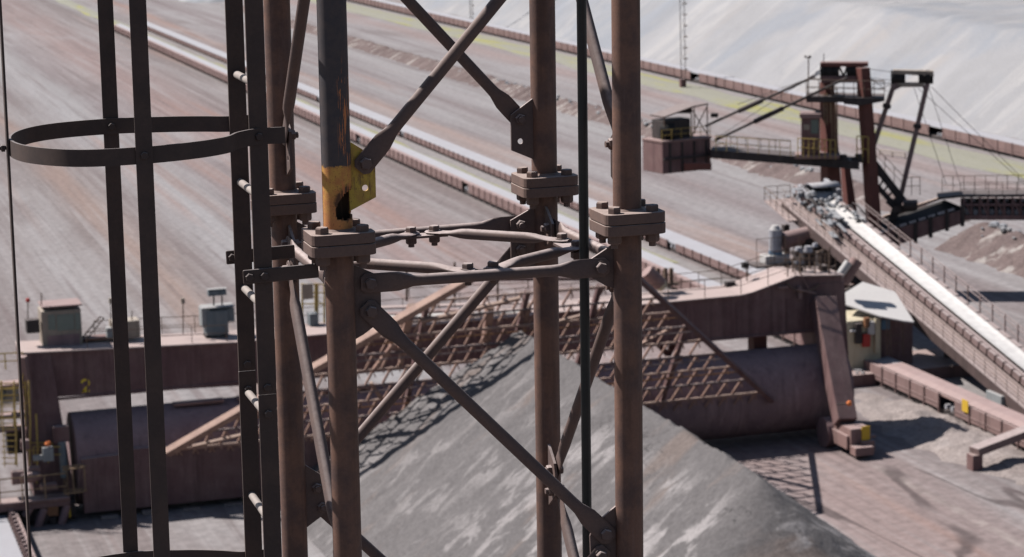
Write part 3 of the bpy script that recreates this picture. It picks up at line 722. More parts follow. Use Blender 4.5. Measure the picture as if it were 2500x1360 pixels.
drv = pbox('drive_motor', 112, 1236, 142, 1262, yc-.8, .8, M['rust_orange']); MB().tube(pY(131,1290,yc-.6), pY(127,1262,yc-.6), .33, 12).build('motor_body', M['dark'], drv, True); pbox('motor_foot', 120, 1292, 150, 1312, yc-.9, .9, M['red'], drv)
db = MB(); db.box((9,yc-.6,.3),(18.8,yc+2.8,1.35)); db.box((16.2,yc+.3,.2),(18.9,yc+4,1.6)); db.build('bogie', M['dark'], RC)
wl2 = MB()
for x in (10.5,12.2,14.6,16.4): wl2.tube((x,yc-.9,.55),(x,yc-.5,.55),.5,16)
wl2.build('wheel', M['dark'], RC, True)
MB().box((18.3,yc-.9,.4),(18.42,yc-.75,1.5)).build('post', M['yellow'], RC)
# stair tower on the far left
sm = MB(); yl = yc+.3
for x in (12, 42): sm.bar(pY(x,1140,yl), pY(x-8,930,yl), .10,.06)
for i in range(14): y = 950+i*14; sm.tube(pY(4,y,yl), pY(42,y,yl), .035, 5)
sm.build('ladder', M['yellow_rail'], RC)
s2 = MB()
for x in (2,34,62): s2.tube(pY(x,1040,yc+2), pY(x,930,yc+2), .06, 6)
for y in (935,985,1020,1040): s2.tube(pY(-60,y+4,yc+2), pY(66,y,yc+2), .05, 6)
s2.pipe([pY(60,900,yc+2),pY(50,940,yc+2),pY(58,1000,yc+2)], .05)
s2.build('handrail', M['yellow_rail'], RC)
s3 = MB()
for y in (945,1022,1056): a, b = pY(-70,y+3,yc+2.2), pY(62,y,yc+2.2); s3.box((a.x,yc+2.2,a.z-.12),(b.x,yc+3.8,a.z))
s3.build('landing', M['pinkish'], RC)
pbox('cabinet', 8, 935, 46, 985, yc+2.9, .8, M['white']); pbox('cabinet', -10, 955, 14, 978, yc+2.5, .6, M['blue_grey'])
pbox('ladder_back', 20, 1050, 60, 1110, yc+3.0, 1.5, M['dark'])
MB().bar(pY(55,870,YB-1), pY(75,1010,yc+2.6), .5,.5).build('post', M['pinkish'], RC)

# ------------------------------------------------------------------ electrical house behind the bridge end
HX = 89.2
EH = thing('switch_house', (86.5, 194, 0), 'small cream house with a white sloping roof on a steel platform', 'house')
MB().box((79.5,186.6,.55),(98.5,193.6,1.0)).build('platform', M['maroon'], EH)
pl = MB(); pl.box((79.5,186.45,-.02),(98.5,186.59,1.02)); pl.build('platform_edge', M['maroon'], EH)
pd = MB()
for x in (81,86,91,96): pd.box((x,187.2,-.02),(x+.4,193,.54))
pd.build('platform_leg', M['dark'], EH)
def hY(x, y, Y=188.6): return pY(x, y, Y)
a, b = hY(2068,872), hY(2150,735)
MB().box((a.x,188.6,1.0),(b.x,193.0,hY(2148,778).z)).build('wall', M['cream'], EH)
a2, b2 = hY(2152,868), hY(2232,770)
MB().box((b.x+.05,188.9,1.0),(b2.x,193.0,hY(2148,779).z)).build('wall', M['maroon'], EH)
rp = [hY(2066,742,187.9), hY(2146,768,187.9), hY(2162,774,187.9), hY(2206,780,187.9), pY(2240,778,193), pY(2188,700,193.2), pY(2128,690,193.2)]
ap = pY(2106,692,190.6)
rf = MB(); lowL, lowM, lowR = hY(2052,728,187.8), hY(2148,772,187.8), hY(2206,782,188.0)
bkL, bkR = pY(2062,700,197.5), pY(2246,775,196.5); rgL, rgR = pY(2107,688,194.6), pY(2190,712,194.2)
RQ, RN = V((HX,188,lowM.z)), V((.02,-.20,1)).normalized()
rf.add([pP(x, y, RQ, RN) for x, y in ((2058,741),(2150,772),(2206,783),(2232,786),(2185,712),(2106,688),(2060,716))], [[0,1,5,6],[1,2,3,4,5]])
rfo = rf.build('roof', M['white'], EH); md = rfo.modifiers.new('thick','SOLIDIFY'); md.thickness = .12
po = MB()
for x in (2166, 2174, 2205): po.tube(hY(x,868,188.0), hY(x,778,188.0), .05, 6)
for y in (818,838): po.tube(hY(2150,y,188.0), hY(2206,y,188.0), .035, 5)
po.build('porch_post', M['railing'], EH)
for x0,y0,x1,y1,mt in ((2120,785,2136,818,'white'),(2108,815,2125,848,'red_lamp'),(2112,776,2124,800,'rust_orange'),(2138,778,2148,862,'cream'),(2078,806,2090,812,'white'),(2090,790,2105,840,'dark')):
    a, b = hY(x0,y1,188.2), hY(x1,y0,188.2); MB().box((a.x,188.2,a.z),(b.x,188.58,b.z)).build('wall_box', M[mt], EH, bevel=.02)
a, b = hY(2152,805,188.8), hY(2172,780,188.8); MB().box((a.x,188.8,a.z),(b.x,188.88,b.z)).build('window', M['blue'], EH)
rb = MB()
for i in range(26): c = hY(random.uniform(2085,2215), 874, 187.4); rb.ball((c.x, random.uniform(186.8,188.3), 1.05), random.uniform(.08,.26), 6, (1.3,1,.6))
rb.build('spilled_lumps', M['white_heap'], EH, split=False)['kind'] = 'stuff'

# ------------------------------------------------------------------ inclined conveyor (feeds the stacker)
TX = 97.0
P0, P1 = V((TX, 178.8, 2.75)), V((TX, 222.0, 11.75)); TD = (P1-P0).normalized(); TU = V((1,0,0)).cross(TD).normalized()
if TU.z < 0: TU = -TU
PS = P0 - TD*45
TL = (P1-PS).length
TC = thing('inclined_conveyor', tuple(PS), 'inclined conveyor with a bright white belt climbing to a dusty head pulley', 'conveyor')
def tp(s, x, u): return PS + TD*s + V((x,0,0)) + TU*u
def tbar(mb, s0, s1, x0, x1, u0, u1):
    return mb.hexa([tp(s0,x0,u0),tp(s0,x1,u0),tp(s1,x1,u0),tp(s1,x0,u0),tp(s0,x0,u1),tp(s0,x1,u1),tp(s1,x1,u1),tp(s1,x0,u1)])
bl = MB(); nn = 12; vs = []
for s in (0, TL-5):
    for i in range(nn+1): x = -1.25+1.80*i/nn; q_ = (x+.35)/.9; vs.append(tp(s, x, .26*q_*q_ + .10*math.exp(-(q_/.5)**2)))
bl.add(vs, [[i,i+1,nn+2+i,nn+1+i] for i in range(nn)])
o = bl.build('belt', M['belt_white'], TC, True); md = o.modifiers.new('t','SOLIDIFY'); md.thickness = .04
gd = MB(); tbar(gd,0,TL,.56,.80,-.15,.25); tbar(gd,0,TL,-1.62,-1.35,-.55,.12); gd.build('stringer', M['truss'], TC)
br = MB(); tbar(br,0,TL,-1.9,1.0,-1.25,-1.05); br.build('bottom_chord', M['truss'], TC)
sc = MB(); tbar(sc,0,TL,-1.6,-1.5,-1.05,-.56); tbar(sc,0,TL,.7,.8,-1.05,-.16); sc.build('skirt', M['dark'], TC)
wk = MB(); tbar(wk,0,TL-2,-3.6,-1.75,-.95,-.85); wk.build('walkway', M['truss'], TC)
fa = MB(); tbar(fa,0,TL-2,-3.68,-3.602,-1.7,-.80); fa.build('fascia', M['fascia'], TC)
cb = MB()
for x, u in ((-3.3,-.75),(-2.9,-.72),(-2.5,-.72),(-2.1,-.7)): tbar(cb,0,TL-3,x,x+.10,u,u+.08)
cb.build('cable_tray', M['deck'], TC)
idl = MB(); tbar(idl, 0, 1.2, -1.95, -1.64, -.5, .06); i0 = idl.build('idler_bracket', M['truss'], TC)
for i in range(1, 60): clone(i0, TD*(1.45*i))
cv = MB(); tbar(cv, .2, 1.75, .50, .92, .26, .34); c0 = cv.build('cover_plate', M['truss'], TC)
for i in range(1, 44): clone(c0, TD*(1.95*i))
hl = MB()
k = int(TL/1.9)
for i in range(k): hl.tube(tp(1+i*1.9,-3.6,-.9), tp(1+i*1.9,-3.6,-.9)+V((0,0,1.45)), .022, 5)
for h in (.75,1.42): hl.tube(tp(0,-3.6,-.9)+V((0,0,h)), tp(TL-2,-3.6,-.9)+V((0,0,h)), .02, 5)
hl.build('handrail', M['railing'], TC)
h2 = MB(); tbar(h2,0,TL-6,.95,1.8,-.8,-.72)
h2.build('walkway', M['truss'], TC)
h3 = MB(); k = int((TL-8)/2.3)
for i in range(k): h3.bar(tp(1+i*2.3,1.8,-.8), tp(1+i*2.3,1.8,-.8)+V((0,0,2.0)), .10,.10)
for h in (.9,1.6,1.95): h3.tube(tp(0,1.8,-.8)+V((0,0,h)), tp(TL-8,1.8,-.8)+V((0,0,h)), .04, 5)
h3.build('handrail', M['truss'], TC)
# head pulley, chute, drive
hd = MB().tube(tp(TL-3.5,-1.25,-.35), tp(TL-3.5,1.25,-.35), .95, 24).build('head_pulley', M['silver'], TC, True)
ch = MB(); tbar(ch,TL-4.5,TL-1.2,.9,1.3,-1.6,1.1); tbar(ch,TL-4.5,TL-1.2,-1.8,-1.35,-1.6,.7)
ch.build('chute_cheek', M['silver'], TC, bevel=.05)
hood = MB(); hv = []
for i in range(9):
    a = R(-20+i*20); 
    for x in (-1.5,1.5): hv.append(tp(TL-3.4+1.9*math.sin(a), x, -.35+1.75*math.cos(a)))
hood.add(hv, [[2*i,2*i+1,2*i+3,2*i+2] for i in range(8)]); o = hood.build('chute_hood', M['silver'], TC, True); md = o.modifiers.new('t','SOLIDIFY'); md.thickness = .08
lm = MB(); random.seed(3)
for i in range(80):
    s = random.uniform(TL-11.5, TL-1.0); x = random.uniform(-2.6,1.1); lm.ball(tp(s,x,random.uniform(-.5,.75)), random.uniform(.10,.42), 6, (1, random.uniform(.7,1.5), random.uniform(.5,1)))
for i in range(26):
    s = random.uniform(TL-12, TL-1); x = random.uniform(-3.2, 1.0); q = tp(s, x, random.uniform(-.6,.9)); lm.bar(q, q+TD*random.uniform(-2.2,-.6)+V((random.uniform(-.5,.5),0,random.uniform(-.3,.5))), random.uniform(.2,.6), random.uniform(.06,.2))
lm.build('caked_ore', M['white_heap'], TC, split=False)['kind'] = 'stuff'
pps = MB()
for i in range(12):
    x = random.uniform(-2.6,1.9); s = TL-random.uniform(1,9); pps.pipe([tp(s,x,-.6),tp(s+.3,x+.2,.4),tp(s-1.2,x-.1,random.uniform(.5,1.3)),tp(s-2.6,x+.3,.2)], random.uniform(.05,.11), 6)
pps.build('hose', M['dark'], TC)
hp_ = MB(); tbar(hp_,TL-6,TL,-4.6,-1.9,-1.3,-1.15); hp_.build('head_platform', M['deck'], TC)
MB().rail([tp(TL-6,-4.6,-1.15),tp(TL,-4.6,-1.15),tp(TL,-1.9,-1.15)],1.3,.035,1.4).build('handrail', M['railing'], TC)
# drive motor hung on the near side
c = pY(1893, 585, 214)
mo = MB().tube(c+V((0,0,-1.0)), c+V((0,0,.95)), .62, 18).build('drive_motor', M['silver'], TC, True)
MB().tube(c+V((0,0,.95)), c+V((0,0,1.35)), .5, 18, .3).build('fan_cowl', M['white'], mo, True); MB().tube(c+V((0,0,-1.35)), c+V((0,0,-1.0)), .66, 18).build('motor_flange', M['blue'], mo, True)
gx = MB(); gx.box(c+V((-1.3,-.7,-2.2)), c+V((1.2,.8,-1.4))); gx.build('motor_mount', M['white'], mo, bevel=.08)
MB().tube(c+V((.7,0,-.2)), c+V((3.4,.3,.2)), .85, 16, .75).build('gearbox', M['pinkish'], TC, True)
MB().ball(c+V((4.3,0,.1)), .95, 12, (1,.8,1)).build('flywheel_guard', M['dark'], TC, True)
MB().rail([c+V((-2.4,-1.2,-2.2)), c+V((4.8,-1.2,-2.2))], 2.6, .03, 1.5).build('handrail', M['railing'], TC)
MB().box(c+V((-2.4,-1.2,-2.4)), c+V((5,1.5,-2.2))).build('drive_platform', M['dark'], TC)
ts = MB()
for x, y in ((93.2,211),(98.9,211),(93.2,219),(98.9,219)): ts.box((x-.3,y-.3,0),(x+.3,y+.3,8.6 if y > 215 else 7.2))
for z in (2.5,5.2): ts.bar((93.2,210.6,z),(98.9,210.6,z+2),.3,.3); ts.box((93.0,210.8,z),(99.1,211.1,z+.3))
ts.box((92.9,213.5,4.4),(99.2,216.5,8.0))
ts.build('trestle', M['dark'], TC)
t2 = MB()
for s in (30, 56):
    q = tp(s,-1.3,-1.3); q2 = tp(s,1.3,-1.3)
    t2.box((q.x-.2,q.y-.3,0),(q.x+.3,q.y+.3,q.z)); t2.box((q2.x-.3,q2.y-.3,0),(q2.x+.2,q2.y+.3,q2.z))
t2.build('trestle', M['dark'], TC)
q = tp(42,-2.4,-1.3)
MB().box((q.x-1.6,q.y-1.0,0),(q.x+.6,q.y+1.6,q.z)).build('support_pier', M['grey'], TC, bevel=.05)
MB().tube(pY(2058,690,192), pY(2092,635,192), .55, 14).build('discharge_pipe', M['pinkish'], TC, True)
MB().tube(pY(2050,672,191.5), pY(2072,640,191.5), .35, 12).build('discharge_pipe', M['white'], TC, True)
# yellow plate on the low conveyor
a = pX(2357, 992, 87.15); o = MB().box((87.10,a.y-.5,a.z-.45),(87.148,a.y+.5,a.z+.5)).build('warning_plate', M['yellow'], CVA)

# ------------------------------------------------------------------ stacker
SO = V((120.2*.862, 262.3*.862, 0)); SU = V((.908,-.42,0)).normalized(); SN = V((.42,.908,0)).normalized()
ST = thing('stacker', tuple(SO), 'tall rust-red stacker with a twin-column mast, a counterweight box and a suspended boom', 'stacker')
def s_(x, y, v=0): return pP(x, y, SO+SN*v, SN)
def quad_prism(mb, pts, v, dep):
    return mb.prism([s_(x, y, v) for x, y in pts], SN*dep)
def sbox(name, x0, y0, x1, y1, v, dep, mat, parent=ST, bev=.04, turn=0):
    mb = MB(); quad_prism(mb, [(x0,y1),(x1,y1),(x1,y0),(x0,y0)], v, dep); return mb.build(name, mat, parent, bevel=bev)
def column(xa0, xa1, ya, xb0, xb1, yb, v, name='mast_column'):
    """box column set at an angle, wider at its foot: from the head pixels down to the ground"""
    mb = MB(); M2 = Matrix.Rotation(R(33), 3, 'Z')
    t0, t1 = s_(xa0, ya, v), s_(xa1, ya, v); b0, b1 = s_(xb0, yb, v), s_(xb1, yb, v)
    ct, cb_ = (t0+t1)/2, (b0+b1)/2; wt, wb = (t1-t0).length/1.2, (b1-b0).length/1.2
    k = (0-ct.z)/(cb_.z-ct.z); cg = ct + (cb_-ct)*k; wg = wt + (wb-wt)*k; h = []
    for c, w_ in ((cg, wg), (ct, wt)):
        for i, j in ((-1,-1),(1,-1),(1,1),(-1,1)): h.append(c + SU*0 + M2 @ (SU*(i*w_/2) + SN*(j*w_/2)))
    return mb.hexa(h).build(name, M['red'], ST, bevel=.03)
column(2003, 2034, 200, 2006, 2049, 425, 1.2); column(2091, 2122, 165, 2113, 2146, 490, 0)
column(2052, 2072, 390, 2058, 2084, 470, 5.0)
sbox('head_beam', 2003, 153, 2120, 163, .2, 1.6, M['red']); sbox('cross_beam', 2004, 186, 2098, 202, .2, 1.4, M['maroon'])
for x0, x1 in ((2003,2048),(2068,2107)):
    mb = MB()
    for i in range(5):
        xx = x0+(x1-x0)*(i+.5)/5; c = s_(xx, 173, .9); mb.tube(c-SU*.21, c+SU*.21, .80-.1*(i % 2), 18)
    mb.build('rope_sheave', M['black'], ST, True)
mb = MB(); mb.bar(s_(2049,163,.5), s_(2060,187,.5), .2,.2); mb.bar(s_(2068,163,.5), s_(2060,187,.5), .2,.2); mb.build('head_brace', M['dark'], ST)
sbox('mast_platform', 1968, 236, 2062, 250, -.8, 4.2, M['dark']); mb = MB(); quad_prism(mb, [(2060,238),(2160,240),(2160,247),(2100,258),(2060,254)], -1.0, 4.4); mb.build('mast_platform', M['dark'], ST)
MB().rail([s_(1969,236,-.8), s_(2060,238,-.8), s_(2159,241,-1)], 1.7, .04, 1.1).build('handrail', M['railing'], ST)
MB().rail([s_(1969,233,3.2), s_(2060,235,3.2), s_(2159,238,3.2)], 1.7, .04, 1.3).build('handrail', M['railing'], ST)
lm2 = MB().tube(s_(1973,236,.2), s_(1974,138,.2), .07, 6).build('lamp_post', M['railing'], ST)
mb = MB(); mb.box(s_(1966,141,.2), s_(1970,136,.2)+V((0,.3,0))); mb.box(s_(1976,141,.2), s_(1981,136,.2)+V((0,.3,0))); mb.tube(s_(1967,141,.3), s_(1980,141,.3), .05, 5); mb.build('lamp', M['dark'], lm2)
MB().tube(s_(2011,153,.5), s_(2011,130,.5), .04, 5).build('antenna', M['rope'], ST)
# arm that carries the counterweight
mb = MB(); quad_prism(mb, [(1735,386),(2098,414),(2098,394),(1735,366)], -1.3, 3.6); mb.build('counter_arm', M['dark'], ST)
MB().rail([s_(1748,369,-1.3), s_(1930,382,-1.3)], 1.5, .035, 1.05).build('handrail', M['yellow_rail'], ST)
MB().rail([s_(1748,366,2.2), s_(1930,379,2.2)], 1.5, .035, 1.5).build('handrail', M['railing'], ST)
mb = MB(); quad_prism(mb, [(1568,405),(1742,421),(1742,350),(1568,346)], -2.2, 5.0)
# the box stands turned so that its left end face shows
cw = s_(1652, 420, 0); 
cm = MB(); a = s_(1566,345,0); W = (s_(1740,345,0)-s_(1566,345,0)).length
ctr = (s_(1566,400,0)+s_(1740,412,0))/2; base = ctr + V((0,0,-.35))
cm.rbox(tuple(base), W*.80, W*.52, 3.1, R(12)); cm.build('counterweight', M['maroon'], ST, bevel=.05)
mb = MB(); mb.rbox(tuple(base+V((0,0,3.1))), W*.82, W*.54, .18, R(12)); mb.build('counterweight_deck', M['pinkish'], ST)
mb = MB(); Zr = Matrix.Rotation(R(12),3,'Z')
for i in range(4): 
    c = base + Zr @ V((-W*.40+W*.8*(i+.6)/4, -W*.26-.06, 0)); mb.rbox(tuple(c), .22, .12, 3.0, R(12))
mb.rbox(tuple(base + Zr @ V((0,-W*.26-.1,0)) + V((0,0,1.35))), W*.78, .2, .22, R(12))
mb.build('stiffener', M['dark'], ST)
sbox('rope_box', 1670, 398, 1737, 416, -2.35, .2, M['red'])
wb_ = base + V((0,0,3.28))
mb = MB(); mb.rbox(tuple(wb_+Zr@V((-.5,.2,0))), 3.2, 2.2, 1.9, R(12)); mb.build('winch_house', M['dark'], ST, bevel=.08)
mb = MB(); c = wb_+Zr@V((-1.6,-.9,.8)); mb.tube(c-SU*.7, c+SU*.7, .75, 16); mb.build('rope_drum', M['black'], ST, True)
mb = MB(); c = wb_+Zr@V((0.1,.1,0)); q = [Zr@V(p) for p in ((-2.3,-1.3,2.2),(1.2,-1.3,3.0),(3.0,-1.3,3.15),(3.0,1.3,3.15),(1.2,1.3,3.0),(-2.3,1.3,2.2))]
mb.add([c+p for p in q]+[c+p+V((0,0,.15)) for p in q], [[0,1,4,5],[1,2,3,4],[6,7,10,11],[7,8,9,10],[0,1,7,6],[1,2,8,7],[2,3,9,8],[3,4,10,9],[4,5,11,10],[5,0,6,11]]); mb.build('winch_roof', M['fascia'], ST)
mb = MB()
for x, y in ((2.9,-1.2),(2.9,1.2),(1.0,-1.2),(-2.2,-1.2)): mb.tube(c+Zr@V((x,y,-.1)), c+Zr@V((x,y,3.1 if x > 0 else 2.2)), .07, 6)
mb.bar(c+Zr@V((2.9,-1.2,.1)), c+Zr@V((1.0,-1.2,2.9)), .08,.08); mb.bar(c+Zr@V((1.0,-1.2,.1)), c+Zr@V((2.9,-1.2,3.0)), .08,.08)
mb.build('roof_post', M['railing'], ST)
MB().rail([wb_+Zr@V((-W*.4,-W*.25,0)), wb_+Zr@V((W*.4,-W*.25,0))], 1.1, .035, 1.2).build('handrail', M['yellow_rail'], ST)
sbox('floodlight', 1735, 277, 1753, 287, -1, .5, M['black']); sbox('vent', 1643, 266, 1687, 277, .2, 1.0, M['dark'])
# stay bars from the counterweight to the mast head
for (x0,y0,x1,y1) in ((1722,308,1990,186),(1745,343,2068,190)):
    a, b = s_(x0,y0,-.6), s_(x1,y1,-.6); o = MB().tube(a, b, .15, 6).build('stay_bar', M['dark'], ST); MB().tube(a.lerp(b,.30), a.lerp(b,.52), .25, 8).build('turnbuckle', M['dark'], o)
for (x0,y0,x1,y1) in ((1745,340,2004,170),(1800,255,2000,182)): MB().tube(s_(x0,y0,1.5), s_(x1,y1,1), .03, 5).build('rope', M['rope'], ST)
cb2 = sbox('cabin', 1956, 288, 2001, 381, -1.5, 2.0, M['maroon']); sbox('roof', 1952, 278, 2004, 289, -1.8, 2.6, M['pinkish'], cb2); sbox('window', 1980, 292, 1998, 326, -1.56, .05, M['glass'], cb2, 0); sbox('door_plate', 1962, 304, 1976, 317, -1.54, .035, M['beige'], cb2, 0)
sbox('cabin_floor', 1940, 380, 2050, 388, -2, 3.2, M['pinkish'])
mb = MB(); mb.rail([s_(1948,384,-2.0), s_(2040,389,-2.0)], 1.9, .05, .55); mb.rail([s_(2092,396,-1.0), s_(2120,398,-1)], 2.6, .06, .5)
mb.build('handrail', M['yellow_rail'], ST)
mb = MB()
for x0, y0, x1, y1 in ((2012,228,2012,300),(2019,228,2019,305),(2030,200,2031,385),(2043,215,2045,385),(2026,240,2027,300),(2038,250,2040,380)): mb.tube(s_(x0,y0,-.4), s_(x1,y1,-.4), .07, 6)
for i in range(22): mb.tube(s_(2031,210+i*8,-.4), s_(2044,211+i*8,-.4), .035, 5)
for i in range(5): mb.tube(s_(2012,240+i*14,-.4), s_(2019,240+i*14,-.4), .04, 5)
for i in range(6): mb.bar(s_(1972+i*6,384-i*4,-1.9), s_(1980+i*6,350-i*1,-1.9), .07,.07)
mb.build('access_ladder', M['carriage_rail'], ST)
mb = MB(); random.seed(5)
for i in range(16): x = random.uniform(1985,2100); mb.box(s_(x,398,-1.2), s_(x+random.uniform(6,16),388-random.uniform(0,12),-1.2)+V((0,.8,0)))
mb.build('machinery', M['dark'], ST)
# hinged frame on the boom side
mb = MB(); quad_prism(mb, [(2180,180),(2280,187),(2279,174),(2181,171)], .2, 1.2); mb.build('frame_head', M['beige'], ST)
sbox('frame_cross_beam', 2190, 203, 2256, 213, .3, 1.0, M['beige'])
for x0, x1 in ((2176,2209),(2244,2277)):
    mb = MB()
    for i in range(4): c = s_(x0+(x1-x0)*(i+.5)/4, 189, .8); mb.tube(c-SU*.21, c+SU*.21, .72-.08*(i % 2), 16)
    mb.build('rope_sheave', M['black'], ST, True)
for (x0,y0,x1,y1) in ((2186,196,2128,370),(2266,196,2193,505)):
    a, b = s_(x0,y0,.6), s_(x1,y1,.6); o = MB().bar(a, b, .48, .42, SN).build('frame_leg', M['truss'], ST); c = a.lerp(b,.36); MB().bar(c-(b-a).normalized()*.2, c+(b-a).normalized()*.2, .8,.6, SN).build('pin_plate', M['dark'], o)
mb = MB(); quad_prism(mb, [(2176,206),(2190,203),(2202,212),(2182,222)], .3, .5); quad_prism(mb, [(2252,210),(2266,204),(2270,212),(2256,228)], .3, .5); mb.build('frame_gusset', M['truss'], ST)
for a in ((2118,168,2178,176),(2120,190,2180,196),(2120,205,2190,206),(2232,216,2310,450),(2268,215,2346,455),(2274,212,2530,470),(2242,216,2500,447),(2118,184,2166,222)): MB().tube(s_(a[0],a[1],.8), s_(a[2],a[3],.8), .028, 5).build('rope', M['rope'], ST)
mb = MB(); mb.pipe([s_(2120,208,.5),s_(2140,216,.5),s_(2160,214,.5),s_(2180,205,.5)], .03, 5); mb.pipe([s_(2121,190,.5),s_(2140,203,.5),s_(2178,202,.5)], .03, 5); mb.build('cable', M['rope'], ST)
mb = MB(); mb.bar(s_(2133,398,.4), s_(2206,492,.4), .75, .55, SN); mb.bar(s_(2120,430,.4), s_(2182,500,.4), .5, .4, SN)
for i in range(6): u = i/6; mb.bar(s_(2136+70*u,402+90*u,.4), s_(2122+68*u,440+62*u,.4), .18,.18)
mb.bar(s_(2195,488,.4), s_(2176,545,.4), .8, .6, SN); mb.bar(s_(2168,488,.4), s_(2200,516,.4), .7, .6, SN)
mb.build('boom_strut', M['dark'], ST)
MB().rail([s_(2138,398,-1), s_(2206,470,-1)], 1.6, .035, 1.6).build('handrail', M['railing'], ST)
mb = MB(); mb.box(s_(2180,520,-1.2), s_(2250,478,-1.2)+V((0,1.2,-1.0))); mb.tube(s_(2205,500,-1), s_(2240,500,-1), .5, 10); mb.build('boom_hinge', M['dark'], ST, bevel=.1)
mb = MB(); mb.rail([s_(2205,478,-1), s_(2246,476,-1)], 1.8,.04,.9); mb.build('handrail', M['railing'], ST)
# ramp of the boom conveyor, then the level boom
mb = MB(); quad_prism(mb, [(2150,612),(2352,545),(2352,512),(2150,570)], -1.6, .25); mb.build('ramp_side', M['maroon'], ST)
mb = MB(); quad_prism(mb, [(2150,540),(2306,484),(2306,478),(2150,530)], 1.8, .4); mb.build('ramp_edge', M['harrow'], ST)
mb = MB(); a, b, c, d = s_(2150,562,-1.3), s_(2350,506,-1.3), s_(2306,488,1.7), s_(2150,538,1.7); mb.add([a,b,c,d,a-V((0,0,.3)),b-V((0,0,.3)),c-V((0,0,.3)),d-V((0,0,.3))],[[0,1,2,3],[4,5,6,7],[0,1,5,4],[1,2,6,5],[2,3,7,6],[3,0,4,7]]); mb.build('ramp_belt', M['black'], ST)
mb = MB()
for i in range(8): 
    u = i/8; mb.bar(s_(2150+186*u,566-58*u,-1.75), s_(2150+186*(u+.09),566-58*(u+.09),-1.75), .12,.22)
mb.build('cable_tray', M['belt'], ST)
mb = MB()
for x, y in ((2190,600),(2235,582),(2272,568),(2312,552),(2350,540)): mb.box(s_(x,y+12,-1.7)-V((.15,.15,0)), s_(x,y-40,-1.7)+V((.15,.15,0)))
mb.build('ramp_stiffener', M['dark'], ST)
mb = MB(); mb.prism([s_(2290,488,-1.4), s_(2345,482,-1.4), s_(2620,480,-1.4), s_(2620,474,-1.4), s_(2340,477,-1.4), s_(2290,482,-1.4)], SN*3.4); mb.build('boom_deck', M['dark'], ST)
mb = MB(); quad_prism(mb, [(2345,537),(2620,538),(2620,526),(2345,526)], -1.4, .3); quad_prism(mb, [(2345,503),(2620,503),(2620,497),(2345,498)], -1.4, .3); quad_prism(mb, [(2345,535),(2620,536),(2620,526),(2345,526)], 1.6, .3)
for i in range(14): x = 2350+i*20; quad_prism(mb, [(x,526),(x+4,526),(x+4,482),(x,482)], -1.4, .25)
for i in range(7): x = 2352+i*40; mb.bar(s_(x,484,-1.3), s_(x+20,526,-1.3), .14,.14)
mb.build('boom_truss', M['maroon'], ST)
mb = MB(); quad_prism(mb, [(2345,527),(2620,528),(2620,484),(2345,484)], 1.45, .12); mb.build('back_panel', M['dark'], ST)
mb = MB()
for i in range(14):
    x = 2352+i*20; c = s_(x+9,514,.1); mb.tube(c-SN*1.1, c+SN*1.1, .24, 10); mb.box(s_(x+2,492,-.8), s_(x+12,486,-.8)+V((0,.5,0)))
    if i % 2: mb.add([s_(x+4,519,-.9),s_(x+14,519,-.9),s_(x+9,531,-.9),s_(x+4,519,-.3),s_(x+14,519,-.3),s_(x+9,531,-.3)],[[0,1,2],[3,4,5],[0,1,4,3],[1,2,5,4],[2,0,3,5]])
mb.build('idler_roller', M['silver'], ST, True)
MB().rail([s_(2300,476,2), s_(2620,472,2)], 1.9, .035, 1.1).build('handrail', M['railing'], ST)
MB().rail([s_(2345,478,-1.4), s_(2620,475,-1.4)], 1.3, .03, 1.4).build('handrail', M['railing'], ST)
mb = MB()
for v in (-.5, 3.2):
    for x in (2020, 2125): c = s_(x,600,v); mb.box((c.x-1.2,c.y-1.4,0),(c.x+1.2,c.y+1.4,1.2))
c = s_(2075,600,1.5); mb.box((c.x-3.4,c.y-3.0,1.2),(c.x+3.4,c.y+3.0,2.6)); mb.build('travel_base', M['dark'], ST)
mb = MB()
for x, y in ((2480,900),(2600,540)): pass
c1 = s_(2600,530,.2); mb.box((c1.x-.4,c1.y-.4,0),(c1.x+.4,c1.y+.4,c1.z)); mb.build('boom_prop', M['dark'], ST)
# thin fence rail standing behind the mast on the open ground
c0, c1 = pZ(2148,380), pZ(2210,388)
o = MB().rail([c0, c1], .8, .1, 3).build('barrier', M['beige']); tag(o, 'pale low barrier rail on the open ground behind the stacker mast', 'barrier')

# ------------------------------------------------------------------ lighting masts
def light_mast(px_, py_, h, label, wd=.55):
    p = pZ(px_, py_); t = thing('lighting_mast', tuple(p), label, 'lighting mast')
    mb = MB(); r = wd
    cs = [p+V((r*math.cos(a), r*math.sin(a), 0)) for a in (R(100), R(220), R(340))]
    for c in cs: mb.tube(c, c+V((0,0,h)), .055, 6)
    n = int(h/1.6)
    for i in range(n):
        for j in range(3):
            a, b = cs[j], cs[(j+1) % 3]; z = V((0,0,i*1.6)); mb.tube(a+z, b+z+V((0,0,1.6)), .022, 4)
    mb.build('mast', M['dark'], t)
    lb = MB()
    for i in range(int(h/.4)): lb.tube(p+V((r*.2,-r,.4*i)), p+V((r*.9,-r*.6,.4*i)), .015, 4)
    for i in range(int(h/2.0)): lb.box(p+V((r*.3,-r*1.2,2*i+1.2)), p+V((r*1.5,-r*.4,2*i+1.38)))
    lb.build('ladder', M['railing'], t)
    lb = MB()
    for a in range(4): d = V((math.cos(a*1.57), math.sin(a*1.57), 0)); lb.box(p+V((0,0,h))+d*.9-V((.3,.3,0)), p+V((0,0,h))+d*.9+V((.3,.3,.5)))
    lb.tube(p+V((-1,0,h)), p+V((1,0,h)), .06, 5); lb.tube(p+V((0,-1,h)), p+V((0,1,h)), .06, 5)
    lb.build('floodlight', M['dark'], t)
    MB().box(p+V((-.5,-.5,0)), p+V((.5,.5,1.6))).build('base_box', M['maroon'], t)
light_mast(1667, 214, 34, 'slim lattice lighting mast standing in the yellow grass before the far conveyor')
